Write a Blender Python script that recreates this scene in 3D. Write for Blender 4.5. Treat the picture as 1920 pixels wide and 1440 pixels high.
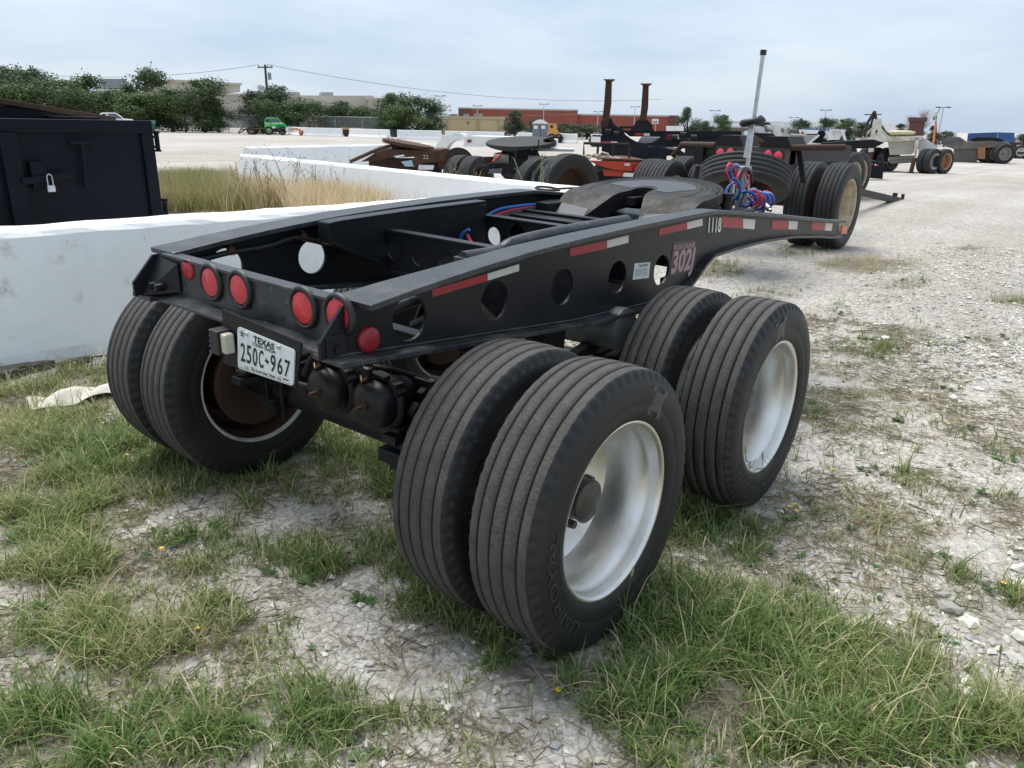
import bpy, bmesh, math, random
import numpy as np
from mathutils import Vector, Matrix
from mathutils.geometry import tessellate_polygon

for o in list(bpy.data.objects): bpy.data.objects.remove(o)
S = bpy.context.scene
COL = S.collection
R = math.radians
random.seed(7); rng = np.random.default_rng(11)

# ------------------------------------------------------------------ camera
CAM = Vector((2.325, -1.936, 1.609)); FPX = 1435.2
yaw, pit, rol = R(-38.903), R(-18.78), R(1.114)
FW = Vector((math.sin(yaw)*math.cos(pit), math.cos(yaw)*math.cos(pit), math.sin(pit)))
r0 = Vector((math.cos(yaw), -math.sin(yaw), 0)); u0 = r0.cross(FW)
RT = r0*math.cos(rol)+u0*math.sin(rol); UP = -r0*math.sin(rol)+u0*math.cos(rol)
cd = bpy.data.cameras.new('camera'); cam = bpy.data.objects.new('camera', cd); COL.objects.link(cam)
m = Matrix((RT, UP, -FW)).transposed().to_4x4(); m.translation = CAM
cam.matrix_world = m
cd.sensor_width = 36; cd.sensor_fit = 'HORIZONTAL'; cd.lens = FPX/1920*36
cd.clip_start = .05; cd.clip_end = 5000
S.camera = cam

# ------------------------------------------------------------------ light: thin overcast
SUN_EL, SUN_AZ = R(68), R(285)          # azimuth clockwise from +Y
world = bpy.data.worlds.new('World'); S.world = world; world.use_nodes = True
nt = world.node_tree; nt.nodes.clear()
def wn(t, **k):
    n = nt.nodes.new(t)
    for a, b in k.items(): setattr(n, a, b)
    return n
sky = wn('ShaderNodeTexSky'); sky.sky_type = 'NISHITA'; sky.sun_disc = False
sky.sun_elevation = SUN_EL; sky.sun_rotation = SUN_AZ; sky.air_density = 1.0; sky.dust_density = 2.0; sky.ozone_density = 1.5
bg1 = wn('ShaderNodeBackground'); bg1.inputs[1].default_value = .08
tc = wn('ShaderNodeTexCoord'); mp = wn('ShaderNodeMapping'); mp.inputs['Scale'].default_value = (1, 1, 4.5)
nz = wn('ShaderNodeTexNoise'); nz.inputs['Scale'].default_value = 2.2; nz.inputs['Detail'].default_value = 6; nz.inputs['Roughness'].default_value = .55
cr = wn('ShaderNodeValToRGB'); cr.color_ramp.elements[0].position = .34; cr.color_ramp.elements[1].position = .64
cr.color_ramp.elements[0].color = (.195, .248, .315, 1); cr.color_ramp.elements[1].color = (.292, .328, .368, 1)
bg2 = wn('ShaderNodeBackground'); bg2.inputs[1].default_value = 1.0
mixs = wn('ShaderNodeMixShader'); mixs.inputs[0].default_value = .86
out = wn('ShaderNodeOutputWorld')
L = nt.links.new
L(sky.outputs[0], bg1.inputs[0]); L(tc.outputs['Generated'], mp.inputs[0]); L(mp.outputs[0], nz.inputs['Vector'])
L(nz.outputs['Fac'], cr.inputs[0]); L(cr.outputs[0], bg2.inputs[0])
L(bg1.outputs[0], mixs.inputs[1]); L(bg2.outputs[0], mixs.inputs[2]); L(mixs.outputs[0], out.inputs[0])
sd = bpy.data.lights.new('sun', 'SUN'); sd.energy = 1.5; sd.angle = R(40); sd.color = (1, .97, .92)
sun = bpy.data.objects.new('sun', sd); COL.objects.link(sun); sun.location = (0, 0, 30)
sdir = Vector((math.sin(SUN_AZ)*math.cos(SUN_EL), math.cos(SUN_AZ)*math.cos(SUN_EL), math.sin(SUN_EL)))
sun.rotation_euler = sdir.to_track_quat('Z', 'Y').to_euler()
S.view_settings.view_transform = 'Standard'; S.view_settings.look = 'None'
S.view_settings.exposure = 1.42; S.view_settings.gamma = 1; S.view_settings.use_curve_mapping = False
S.render.engine = 'CYCLES'; S.cycles.max_bounces = 7; S.cycles.diffuse_bounces = 3; S.cycles.glossy_bounces = 3; S.cycles.transmission_bounces = 3; S.cycles.transparent_max_bounces = 8

# ------------------------------------------------------------------ pixel -> place
def ray(x, y): return FW+RT*((x-960)/FPX)-UP*((y-720)/FPX)
def gp(x, y, z=0.):
    d = ray(x, y); return CAM+d*((z-CAM.z)/d.z)
def dep(x, y, d): return CAM+ray(x, y)*d
def onX(x, y, X): d = ray(x, y); return CAM+d*((X-CAM.x)/d.x)
def onY(x, y, Y): d = ray(x, y); return CAM+d*((Y-CAM.y)/d.y)
def onP(x, y, P, n):
    d = ray(x, y); return CAM+d*((P-CAM).dot(n)/d.dot(n))

# ------------------------------------------------------------------ numpy noise + ground height
_lat = rng.random((256, 256))
def vnoise(x, y):
    x = np.asarray(x, float); y = np.asarray(y, float)
    xi = np.floor(x).astype(int); yi = np.floor(y).astype(int); fx = x-xi; fy = y-yi
    fx = fx*fx*(3-2*fx); fy = fy*fy*(3-2*fy)
    a = _lat[xi & 255, yi & 255]; b = _lat[(xi+1) & 255, yi & 255]; c = _lat[xi & 255, (yi+1) & 255]; d = _lat[(xi+1) & 255, (yi+1) & 255]
    return a*(1-fx)*(1-fy)+b*fx*(1-fy)+c*(1-fx)*fy+d*fx*fy
def fbm(x, y, o=4):
    s = 0; a = .5; t = 0
    for i in range(o):
        s = s+a*vnoise(x*2**i+17.3*i, y*2**i+5.1*i); t += a; a *= .5
    return s/t
def sst(a, b, x):
    t = np.clip((np.asarray(x, float)-a)/(b-a), 0, 1); return t*t*(3-2*t)
TYPOS = [(sx*(1.256-.1275-k*.321), y) for sx in (1, -1) for k in (0, 1) for y in (-.05, 1.21)]
def H0(x, y):          # the gravel pad lies a little higher than the verge
    return .20*sst(3.6, 7.6, y)*(1-sst(13, 40, y))*sst(-7, -3.6, x)
def H(x, y):
    x = np.asarray(x, float); y = np.asarray(y, float)
    d = np.hypot(x-1.5, y-1)
    near = 1-sst(9, 22, d)
    h = (fbm(x*1.3, y*1.3, 3)-.5)*.05+(fbm(x*9, y*9, 3)-.5)*.022
    w = np.ones_like(h)
    for tx, ty in TYPOS: w = w*sst(.12, .5, np.hypot((x-tx), (y-ty)*.9))
    return H0(x, y)+h*near*w-.012*near*w
def Hs(x, y): return float(H(np.array([x]), np.array([y]))[0])
def gph(x, y):
    p = gp(x, y)
    for _ in range(6): p = gp(x, y, Hs(p.x, p.y))
    return p

# ------------------------------------------------------------------ materials
MATS = {}
def mat(name, col, rough=.6, metal=0., var=.0, vscale=8., dirt=None, damt=0., dscale=5., dpos=(.5, .7), bump=0., bscale=60., spec=.5, attr=None, rvar=0., coat=0.):
    if name in MATS: return MATS[name]
    m = bpy.data.materials.new(name); m.use_nodes = True; n = m.node_tree; b = n.nodes['Principled BSDF']
    b.inputs['Base Color'].default_value = (*col, 1); b.inputs['Roughness'].default_value = rough; b.inputs['Metallic'].default_value = metal
    b.inputs['Specular IOR Level'].default_value = spec
    if coat: b.inputs['Coat Weight'].default_value = coat
    l = n.links.new; src = None
    t = n.nodes.new('ShaderNodeTexCoord')
    def noise(sc, det=5, ro=.6):
        q = n.nodes.new('ShaderNodeTexNoise'); q.inputs['Scale'].default_value = sc; q.inputs['Detail'].default_value = det; q.inputs['Roughness'].default_value = ro
        l(t.outputs['Object'], q.inputs['Vector']); return q
    if attr:
        a = n.nodes.new('ShaderNodeAttribute'); a.attribute_name = attr; src = a.outputs['Color']
    if var:
        q = noise(vscale); mr = n.nodes.new('ShaderNodeMapRange'); mr.inputs[1].default_value = .25; mr.inputs[2].default_value = .75
        mr.inputs[3].default_value = 1-var; mr.inputs[4].default_value = 1+var; l(q.outputs['Fac'], mr.inputs[0])
        mx = n.nodes.new('ShaderNodeVectorMath'); mx.operation = 'SCALE'
        if src: l(src, mx.inputs[0])
        else: mx.inputs[0].default_value = col
        l(mr.outputs[0], mx.inputs['Scale']); src = mx.outputs[0]
    if dirt:
        q = noise(dscale, 8, .65); rp = n.nodes.new('ShaderNodeMapRange'); rp.inputs[1].default_value = dpos[0]; rp.inputs[2].default_value = dpos[1]
        rp.inputs[3].default_value = 0; rp.inputs[4].default_value = damt; l(q.outputs['Fac'], rp.inputs[0])
        mx = n.nodes.new('ShaderNodeMix'); mx.data_type = 'RGBA'; l(rp.outputs[0], mx.inputs[0])
        if src: l(src, mx.inputs[6])
        else: mx.inputs[6].default_value = (*col, 1)
        mx.inputs[7].default_value = (*dirt, 1); src = mx.outputs[2]
        r2 = n.nodes.new('ShaderNodeMapRange'); r2.inputs[3].default_value = rough; r2.inputs[4].default_value = .85
        l(rp.outputs[0], r2.inputs[0]); l(r2.outputs[0], b.inputs['Roughness'])
    elif rvar:
        q = noise(vscale*1.7); r2 = n.nodes.new('ShaderNodeMapRange'); r2.inputs[1].default_value = .3; r2.inputs[2].default_value = .7
        r2.inputs[3].default_value = max(.05, rough-rvar); r2.inputs[4].default_value = rough+rvar; l(q.outputs['Fac'], r2.inputs[0]); l(r2.outputs[0], b.inputs['Roughness'])
    if src: l(src, b.inputs['Base Color'])
    if bump:
        q = noise(bscale, 6); bp = n.nodes.new('ShaderNodeBump'); bp.inputs['Strength'].default_value = bump; bp.inputs['Distance'].default_value = .01
        l(q.outputs['Fac'], bp.inputs['Height']); l(bp.outputs[0], b.inputs['Normal'])
    MATS[name] = m; return m
BLK = mat('black_paint', (.0095, .0108, .0135), .36, dirt=(.05, .046, .042), damt=.14, dscale=4, dpos=(.45, .85), bump=.08, bscale=35, spec=.26)
BLKT = mat('black_paint_sheen_and_wear', (.026, .0275, .031), .34, spec=.4, dirt=(.14, .14, .145), damt=.55, dscale=9, dpos=(.45, .8), bump=.2, bscale=50)  # sky sheen of the flanges put into base and patch colour, along with dust
BLKM = mat('black_steel_grimy', (.008, .008, .009), .55, spec=.3, dirt=(.05, .035, .022), damt=.45, dscale=9, dpos=(.5, .75))
RUST = mat('rust', (.10, .040, .018), .85, var=.4, vscale=14, dirt=(.03, .018, .012), damt=.8, dscale=6)
RUSTD = mat('dark_rust', (.055, .026, .014), .8, var=.35, vscale=10, dirt=(.02, .014, .011), damt=.7, dscale=5)
RUB = mat('rubber', (.014, .014, .015), .55, var=.2, vscale=6, dirt=(.055, .05, .044), damt=.22, dscale=7, dpos=(.45, .8), spec=.4)
TREAD = mat('tread_rubber', (.074, .070, .064), .75, var=.25, vscale=7, dirt=(.135, .127, .112), damt=.5, dscale=18, dpos=(.45, .75), bump=.5, bscale=120, spec=.3)
TREADB = mat('tread_rubber_dark', (.028, .029, .031), .75, var=.3, vscale=5, dirt=(.09, .085, .075), damt=.4, dscale=6, dpos=(.5, .8), bump=.3, bscale=80, spec=.35)
ALU = mat('aluminium', (.80, .785, .75), .34, 1., var=.06, vscale=5, dirt=(.42, .37, .30), damt=.38, dscale=5, dpos=(.5, .78), bump=.03, bscale=60)
STEELW = mat('white_wheel_paint', (.55, .54, .52), .5, dirt=(.12, .07, .04), damt=.7, dscale=9, dpos=(.5, .75))
CREAM = mat('cream_wheel_paint', (.58, .48, .33), .55, dirt=(.10, .055, .025), damt=.8, dscale=9, dpos=(.46, .75))
REDL = mat('red_lens', (.58, .012, .028), .18, var=.18, vscale=40, bump=.25, bscale=120, coat=.3)
REDT = mat('red_tape', (.38, .012, .020), .4, var=.12, vscale=60)
WHT = mat('white_tape', (.66, .66, .60), .4, var=.08, vscale=60)
ORL = mat('orange_lens', (.62, .14, .03), .3)
GALV = mat('galvanised', (.50, .51, .51), .45, .8, var=.2, vscale=20)
GRS = mat('greasy_steel', (.013, .0125, .012), .50, spec=.28, dirt=(.062, .053, .041), damt=.8, dscale=9, dpos=(.46, .62), bump=.3, bscale=30)
GRS2 = mat('polished_plate', (.060, .066, .077), .50, .0, spec=.35, dirt=(.075, .058, .038), damt=.7, dscale=8, dpos=(.54, .70))
WPAINT = mat('white_paint', (.78, .78, .77), .5, dirt=(.40, .36, .30), damt=.5, dscale=4, dpos=(.5, .8))
CONC = mat('white_painted_concrete', (.82, .825, .825), .75, var=.07, vscale=2.2, dirt=(.30, .27, .23), damt=.75, dscale=3.1, dpos=(.60, .74), bump=.45, bscale=18)
INK = mat('black_ink', (.012, .012, .014), .6)
HOSEB = mat('blue_hose', (.012, .10, .36), .35)
HOSER = mat('red_hose', (.52, .025, .06), .35)
HOSEK = mat('black_hose', (.014, .014, .015), .5)
BRASS = mat('brass', (.16, .115, .05), .45, .7)

def sipes(m, scale, amt, dark):
    # fine irregular sipes cut across the tread ribs
    n = m.node_tree; b = n.nodes['Principled BSDF']; l = n.links.new; t = n.nodes.new('ShaderNodeTexCoord'); mp_ = n.nodes.new('ShaderNodeMapping'); mp_.inputs['Scale'].default_value = (.55, 1, 1); l(t.outputs['Object'], mp_.inputs[0])
    v = n.nodes.new('ShaderNodeTexVoronoi'); v.feature = 'DISTANCE_TO_EDGE'; v.inputs['Scale'].default_value = scale; l(mp_.outputs[0], v.inputs['Vector'])
    r = n.nodes.new('ShaderNodeMapRange'); r.inputs[1].default_value = .015; r.inputs[2].default_value = .05; r.inputs[3].default_value = amt; r.inputs[4].default_value = 0; l(v.outputs['Distance'], r.inputs[0])
    mx = n.nodes.new('ShaderNodeMix'); mx.data_type = 'RGBA'; l(r.outputs[0], mx.inputs[0]); src = b.inputs['Base Color'].links[0].from_socket; l(src, mx.inputs[6]); mx.inputs[7].default_value = (*dark, 1); l(mx.outputs[2], b.inputs['Base Color'])
def chips(m, scale, lo, hi, col, amt=1.):
    # small hard-edged marks: paint chips, scuffs, bird lime
    n = m.node_tree; b = n.nodes['Principled BSDF']; l = n.links.new; t = n.nodes.new('ShaderNodeTexCoord'); q = n.nodes.new('ShaderNodeTexNoise'); q.inputs['Scale'].default_value = scale; q.inputs['Detail'].default_value = 7; q.inputs['Roughness'].default_value = .7; l(t.outputs['Object'], q.inputs['Vector'])
    r = n.nodes.new('ShaderNodeMapRange'); r.inputs[1].default_value = lo; r.inputs[2].default_value = hi; r.inputs[3].default_value = 0; r.inputs[4].default_value = amt; l(q.outputs['Fac'], r.inputs[0])
    mx = n.nodes.new('ShaderNodeMix'); mx.data_type = 'RGBA'; l(r.outputs[0], mx.inputs[0]); s = b.inputs['Base Color']
    if s.links: l(s.links[0].from_socket, mx.inputs[6])
    else: mx.inputs[6].default_value = s.default_value
    mx.inputs[7].default_value = (*col, 1); l(mx.outputs[2], s)
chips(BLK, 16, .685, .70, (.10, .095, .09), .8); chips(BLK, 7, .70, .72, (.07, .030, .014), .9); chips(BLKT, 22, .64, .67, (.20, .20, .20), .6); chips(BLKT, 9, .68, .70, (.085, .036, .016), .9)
chips(CONC, 11, .67, .70, (.36, .34, .31), .9); chips(CONC, 3.5, .66, .685, (.50, .49, .47), .8); chips(REDT, 60, .68, .72, (.12, .02, .02), .8); chips(WHT, 60, .66, .72, (.3, .29, .27), .8); chips(RUB, 28, .66, .70, (.10, .095, .085), .7); chips(TREAD, 70, .70, .73, (.30, .29, .27), .9)
sipes(TREAD, 60, .5, (.022, .021, .02)); sipes(TREADB, 30, .6, (.01, .01, .01))
# ------------------------------------------------------------------ mesh building
class MB:
    def __init__(s): s.v = []; s.f = []; s.m = []; s.s = []
    def add(s, vs, fs, mi=0, sm=False):
        o = len(s.v); s.v.extend([Vector(p) for p in vs])
        for f in fs: s.f.append([i+o for i in f]); s.m.append(mi); s.s.append(sm)
        return s
    def box(s, x0, x1, y0, y1, z0, z1, mi=0, M=None):
        v = [(x, y, z) for x in (x0, x1) for y in (y0, y1) for z in (z0, z1)]
        if M is not None: v = [M @ Vector(p) for p in v]
        return s.add(v, [(0, 1, 3, 2), (4, 6, 7, 5), (0, 4, 5, 1), (2, 3, 7, 6), (0, 2, 6, 4), (1, 5, 7, 3)], mi)
    def bar(s, a, b, w, h, mi=0, up=(0, 0, 1)):
        a = Vector(a); b = Vector(b); d = b-a; L_ = d.length; d.normalize(); u = Vector(up); r = d.cross(u)
        if r.length < 1e-4: r = d.cross(Vector((1, 0, 0)))
        r.normalize(); u = r.cross(d)
        v = [a+r*(sx*w/2)+u*(sz*h/2)+d*t for sx in (-1, 1) for t in (0, L_) for sz in (-1, 1)]
        return s.add(v, [(0, 1, 3, 2), (4, 6, 7, 5), (0, 4, 5, 1), (2, 3, 7, 6), (0, 2, 6, 4), (1, 5, 7, 3)], mi)
    def cyl(s, a, b, r, r1=None, n=16, mi=0, caps=True, sm=True):
        a = Vector(a); b = Vector(b); r1 = r if r1 is None else r1; d = (b-a).normalized()
        e = d.orthogonal().normalized(); g = d.cross(e)
        v = []
        for i in range(n):
            t = 2*math.pi*i/n; k = e*math.cos(t)+g*math.sin(t); v += [a+k*r, b+k*r1]
        s.add(v, [(2*i, 2*((i+1) % n), 2*((i+1) % n)+1, 2*i+1) for i in range(n)], mi, sm)
        if caps:
            s.add(v[0::2], [tuple(range(n))[::-1]], mi); s.add(v[1::2], [tuple(range(n))], mi)
        return s
    def tube(s, pts, r, n=8, mi=0, close=False):
        P = [Vector(p) for p in pts]; N = len(P); prev = None; v = []
        for i in range(N):
            a = P[max(i-1, 0)]; b = P[min(i+1, N-1)]; d = (b-a).normalized()
            if prev is None: e = d.orthogonal().normalized()
            else:
                e = prev-d*prev.dot(d); e = e.normalized() if e.length > 1e-5 else d.orthogonal().normalized()
            prev = e; g = d.cross(e); rr = r[i] if isinstance(r, (list, tuple)) else r
            for k in range(n):
                t = 2*math.pi*k/n; v.append(P[i]+(e*math.cos(t)+g*math.sin(t))*rr)
        fs = [(i*n+k, i*n+(k+1) % n, (i+1)*n+(k+1) % n, (i+1)*n+k) for i in range(N-1) for k in range(n)]
        s.add(v, fs, mi, True); s.add(v[:n], [tuple(range(n))[::-1]], mi); s.add(v[-n:], [tuple(range(n))], mi)
        return s
    def lathe(s, prof, n=48, c=(0, 0, 0), mi=0, mis=None, M=None, sm=True, mod=None):
        # profile (x, r) turned round the X axis
        c = Vector(c); v = []
        for i in range(n):
            t = 2*math.pi*i/n
            for k, (x, r) in enumerate(prof):
                if mod: r = mod(i, k, r)
                p = Vector((x, r*math.cos(t), r*math.sin(t)))
                v.append((M @ p if M is not None else p)+c)
        K = len(prof); o = len(s.v); s.v.extend(v)
        for i in range(n):
            j = (i+1) % n
            for k in range(K-1):
                s.f.append([o+i*K+k, o+j*K+k, o+j*K+k+1, o+i*K+k+1]); s.m.append(mis(i, k) if callable(mis) else mis[k] if mis else mi); s.s.append(sm)
        return s
    def prism(s, loops, fn, w0, w1, mi=0):
        # loops: outer + holes in 2D, extruded between w0 and w1; fn(u, v, w) -> 3D
        L3 = [[Vector((u, v, 0)) for u, v in lp] for lp in loops]
        tri = tessellate_polygon(L3); flat = [p for lp in loops for p in lp]; n = len(flat)
        v = [fn(a, b, w0) for a, b in flat]+[fn(a, b, w1) for a, b in flat]
        fs = [tuple(t) for t in tri]+[tuple(i+n for i in reversed(t)) for t in tri]; o = 0
        for lp in loops:
            k = len(lp)
            for i in range(k):
                a = o+i; b = o+(i+1) % k; fs.append((a, b, b+n, a+n))
            o += k
        return s.add(v, fs, mi)
    def strip(s, path, fn_a, fn_b, th, mi=0):
        # a bent flat bar: path of points, two sides given by functions, thickness th downward along the local normal
        P = [Vector(p) for p in path]; N = len(P); v = []
        for i in range(N):
            d = (P[min(i+1, N-1)]-P[max(i-1, 0)]).normalized(); nrm = Vector((1, 0, 0)).cross(d).normalized()
            a = fn_a(P[i]); b = fn_b(P[i]); v += [a, b, b-nrm*th, a-nrm*th]
        fs = []
        for i in range(N-1):
            for k in range(4): fs.append((4*i+k, 4*i+(k+1) % 4, 4*i+4+(k+1) % 4, 4*i+4+k))
        fs += [(0, 1, 2, 3), tuple(4*(N-1)+k for k in (3, 2, 1, 0))]
        return s.add(v, fs, mi)
    def xf(s, M): s.v = [M @ p for p in s.v]; return s
    def mesh(s, name, mats, fixn=True):
        me = bpy.data.meshes.new(name); me.from_pydata([tuple(p) for p in s.v], [], s.f)
        for mm in (mats if isinstance(mats, (list, tuple)) else [mats]): me.materials.append(mm)
        me.polygons.foreach_set('material_index', s.m); me.polygons.foreach_set('use_smooth', s.s)
        if fixn:
            bm = bmesh.new(); bm.from_mesh(me); bmesh.ops.recalc_face_normals(bm, faces=bm.faces); bm.to_mesh(me); bm.free()
        me.update(); return me
    def build(s, name, mats, parent=None, bevel=0., loc=None):
        return link(name, s.mesh(name, mats), parent, bevel, loc)
def link(name, me, parent=None, bevel=0., loc=None):
    o = bpy.data.objects.new(name, me); COL.objects.link(o); o.parent = parent
    if loc is not None: o.location = loc
    if bevel:
        b = o.modifiers.new('bevel', 'BEVEL'); b.width = bevel; b.segments = 2; b.limit_method = 'ANGLE'; b.angle_limit = R(40); b.harden_normals = False
    return o
def empty(name, loc=(0, 0, 0), rz=0, parent=None):
    o = bpy.data.objects.new(name, None); COL.objects.link(o); o.location = loc; o.rotation_euler = (0, 0, rz); o.empty_display_size = .2; o.parent = parent; return o
def tag(o, label, cat, group=None, kind=None):
    if label: o['label'] = label
    if cat: o['category'] = cat
    if group: o['group'] = group
    if kind: o['kind'] = kind
    return o
def thing(name, label, cat, loc=(0, 0, 0), rz=0, group=None): return tag(empty(name, loc, rz), label, cat, group)
def copy_tree(o, parent=None):
    c = o.copy(); COL.objects.link(c); c.parent = parent
    for ch in list(o.children): copy_tree(ch, c)
    return c
def circle(cx, cy, r, n=28): return [(cx+r*math.cos(2*math.pi*i/n), cy+r*math.sin(2*math.pi*i/n)) for i in range(n)]
def smooth_path(pts, k=6):
    P = [Vector(p) for p in pts]; out = []
    for i in range(len(P)-1):
        a, b, c, d = P[max(i-1, 0)], P[i], P[i+1], P[min(i+2, len(P)-1)]
        for j in range(k):
            t = j/k; out.append(.5*((2*b)+(c-a)*t+(2*a-5*b+4*c-d)*t*t+(3*b-a-3*c+d)*t**3))
    return out+[P[-1]]
_txt = {}
def text_geo(s, size=1., sx=1., bold=0., shear=0.):
    # returns (verts2d, faces, width) of a line of lettering
    cu = bpy.data.curves.new('t', 'FONT'); cu.body = s; cu.size = size; cu.offset = bold; cu.shear = shear; cu.resolution_u = 3
    ob = bpy.data.objects.new('t', cu); COL.objects.link(ob)
    me = bpy.data.meshes.new_from_object(ob.evaluated_get(bpy.context.evaluated_depsgraph_get()))
    v = [(p.co.x*sx, p.co.y) for p in me.vertices]; f = [tuple(p.vertices) for p in me.polygons]
    bpy.data.objects.remove(ob); bpy.data.curves.remove(cu); bpy.data.meshes.remove(me)
    x0 = min(p[0] for p in v); v = [(x-x0, y) for x, y in v]
    return v, f, max(p[0] for p in v)
def letters(mb, s, size, fn, sx=1., bold=0., shear=0., align='l', width=None, mi=0):
    # lettering laid on a surface: fn(u, v) -> 3D
    v, f, w = text_geo(s, size, sx, bold, shear)
    k = (width/w) if width else 1; off = -w*k/2 if align == 'c' else 0
    mb.add([fn(x*k+off, y) for x, y in v], f, mi); return mb

# ================================================================== GROUND
def axis(n, c, near, far):
    t = np.linspace(-1, 1, n); k = 7.2
    a = np.sinh(k*t)/np.sinh(k)*far
    return c+a+near*t
# grass patches: photo spots turned into ground ellipses. (px, py, rx, ry, density, kind)  kind 0 green 1 yellow-green 2 straw
BLOBS = [(60,760,170,45,1,1),(60,900,180,110,1,1),(250,830,150,55,.9,0),(150,1060,200,80,.9,1),(230,1180,170,70,.9,1),(120,1390,260,90,1.1,0),
 (420,1390,240,80,1.1,0),(640,1400,140,50,.8,1),(430,1200,110,45,.5,1),(330,1000,130,40,.6,0),(560,1065,60,25,.9,0),(540,905,190,30,.5,1),
 (760,900,80,70,.9,0),(740,1010,70,70,.8,0),(690,830,110,50,.9,0),(470,1010,110,35,.45,0),(830,1130,60,50,.9,0),(900,1190,90,35,1.,0),(1010,1230,120,36,1.,0),
 (1270,1120,110,60,1.1,0),(1180,1170,110,50,1.1,0),(1400,1190,240,80,1.1,0),(1590,1240,190,70,.9,1),(1330,1310,260,80,1.1,0),(1600,1370,260,70,1.1,0),(1850,1390,160,70,1.,1),(1210,1400,120,50,.9,0),
 (1320,975,70,28,1.,0),(1420,975,80,22,.7,1),(1520,775,34,22,1.3,0),(1650,985,90,35,.55,2),(1500,965,90,25,.55,1),(1660,640,90,30,.8,0),(1620,525,105,18,1.2,2),
 (1500,500,55,12,.8,1),(1430,565,80,16,.7,0),(1545,600,80,18,.6,1),(1600,745,55,22,.7,2),(1632,885,26,12,1,1),(1700,885,28,12,1,1),(1845,930,36,16,1,1),(1890,860,40,12,1,0),
 (1820,495,24,7,1.3,2),(1885,592,36,7,1.2,1),(1860,645,50,9,.7,1),(1345,525,60,14,1,0),(1760,1040,20,14,1,0),(1880,1110,40,25,.8,1),(1240,960,60,30,.9,0),(1600,640,60,16,.6,0),
 (680,700,90,30,.4,1),(760,760,120,30,.5,0),(1000,1060,60,30,.5,0),(1500,1080,120,35,.4,2),(1760,1180,90,30,.4,2),(700,1120,40,20,.6,0),(620,1330,70,25,.7,1),(150,700,60,20,.8,1),
 (1440,1030,80,26,.5,0),(1700,560,60,10,.6,1),(1760,720,40,12,.5,0),(1680,790,40,12,.4,1),(1810,800,30,10,.5,2)]
# bare, trodden soil: subtracts
BARE = [(560,1110,170,45,.9),(720,1230,170,60,1.1),(90,1215,90,26,.7),(330,965,110,28,.6),(800,1330,110,50,.9),(560,985,120,30,.6),(1030,1300,70,55,.8),(1080,1340,60,60,.7),(650,1160,100,40,.6)]
def ell(b):
    px, py, rx, ry = b[:4]; c = gp(px, py); ex = gp(px+rx, py)-c; ey = (gp(px, py+ry)-gp(px, py-ry))*.5
    A = np.array([[ex.x, ey.x], [ex.y, ey.y]]); return (c.x, c.y, np.linalg.inv(A))
BE = [(ell(b), b[4], b[5]) for b in BLOBS]; RE = [(ell(b), b[4]) for b in BARE]
def grass_density(x, y):
    """density and kind (0 green .. 2 straw) of the grass at ground points"""
    x = np.asarray(x, float); y = np.asarray(y, float)
    den = np.zeros_like(x); kw = np.full_like(x, 1e-6); ks = np.full_like(x, 1e-6)
    wx = x+(fbm(x*3+9, y*3, 3)-.5)*.35; wy = y+(fbm(x*3, y*3+31, 3)-.5)*.35
    for (cx, cy, iA), d, k in BE:
        dx = wx-cx; dy = wy-cy; a = iA[0, 0]*dx+iA[0, 1]*dy; b = iA[1, 0]*dx+iA[1, 1]*dy
        w = d*(1-sst(.35, 1.45, np.hypot(a, b))); den = np.maximum(den, w); kw = kw+w; ks = ks+w*k
    # verge goes on outside the patches
    verge = sst(2.6, .6, x+(fbm(x*.8, y*.8, 3)-.5)*1.8-.12*y)*sst(4.5, 2.2, y)*.44*sst(-3.5, -2.9, x)
    edge = sst(4.5, 1.5, x)*sst(-1.9, -3.2, y)*.8
    base = np.maximum(verge, edge)*(.30+.70*sst(.38, .62, fbm(x*2.3+3, y*2.3, 4)))
    den = np.maximum(den, base); kw = kw+base; ks = ks+base*.8
    for (cx, cy, iA), d in RE:
        dx = wx-cx; dy = wy-cy; a = iA[0, 0]*dx+iA[0, 1]*dy; b = iA[1, 0]*dx+iA[1, 1]*dy
        den = den-d*(1-sst(.4, 1.2, np.hypot(a, b)))
    return np.clip(den, 0, 1.2), ks/kw
xs = axis(430, 1.0, 9., 2600.); ys = axis(430, 1.5, 9., 2600.)
GX, GY = np.meshgrid(xs, ys, indexing='ij'); gx = GX.ravel(); gy = GY.ravel()
gz = H(gx, gy); gd, gk = grass_density(gx, gy)
NX, NY = len(xs), len(ys)
I = np.arange(NX*NY).reshape(NX, NY)
quads = np.stack([I[:-1, :-1], I[1:, :-1], I[1:, 1:], I[:-1, 1:]], -1).reshape(-1, 4)
def np_mesh(name, V, F, k, mats, smooth=True, colors=None, scal=None, fmat=None):
    me = bpy.data.meshes.new(name); V = np.ascontiguousarray(V, np.float32); F = np.ascontiguousarray(F, np.int32)
    me.vertices.add(len(V)); me.vertices.foreach_set('co', V.ravel())
    me.loops.add(F.size); me.loops.foreach_set('vertex_index', F.ravel()); me.polygons.add(len(F))
    me.polygons.foreach_set('loop_start', np.arange(len(F), dtype=np.int32)*k)
    me.polygons.foreach_set('use_smooth', np.full(len(F), smooth))
    for mm in (mats if isinstance(mats, (list, tuple)) else [mats]): me.materials.append(mm)
    if fmat is not None: me.polygons.foreach_set('material_index', fmat)
    if colors is not None:
        a = me.color_attributes.new('col', 'FLOAT_COLOR', 'POINT'); a.data.foreach_set('color', np.ascontiguousarray(colors, np.float32).ravel())
    if scal:
        for nm, arr in scal.items():
            a = me.attributes.new(nm, 'FLOAT', 'POINT'); a.data.foreach_set('value', np.ascontiguousarray(arr, np.float32))
    me.update(calc_edges=True); return me
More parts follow.
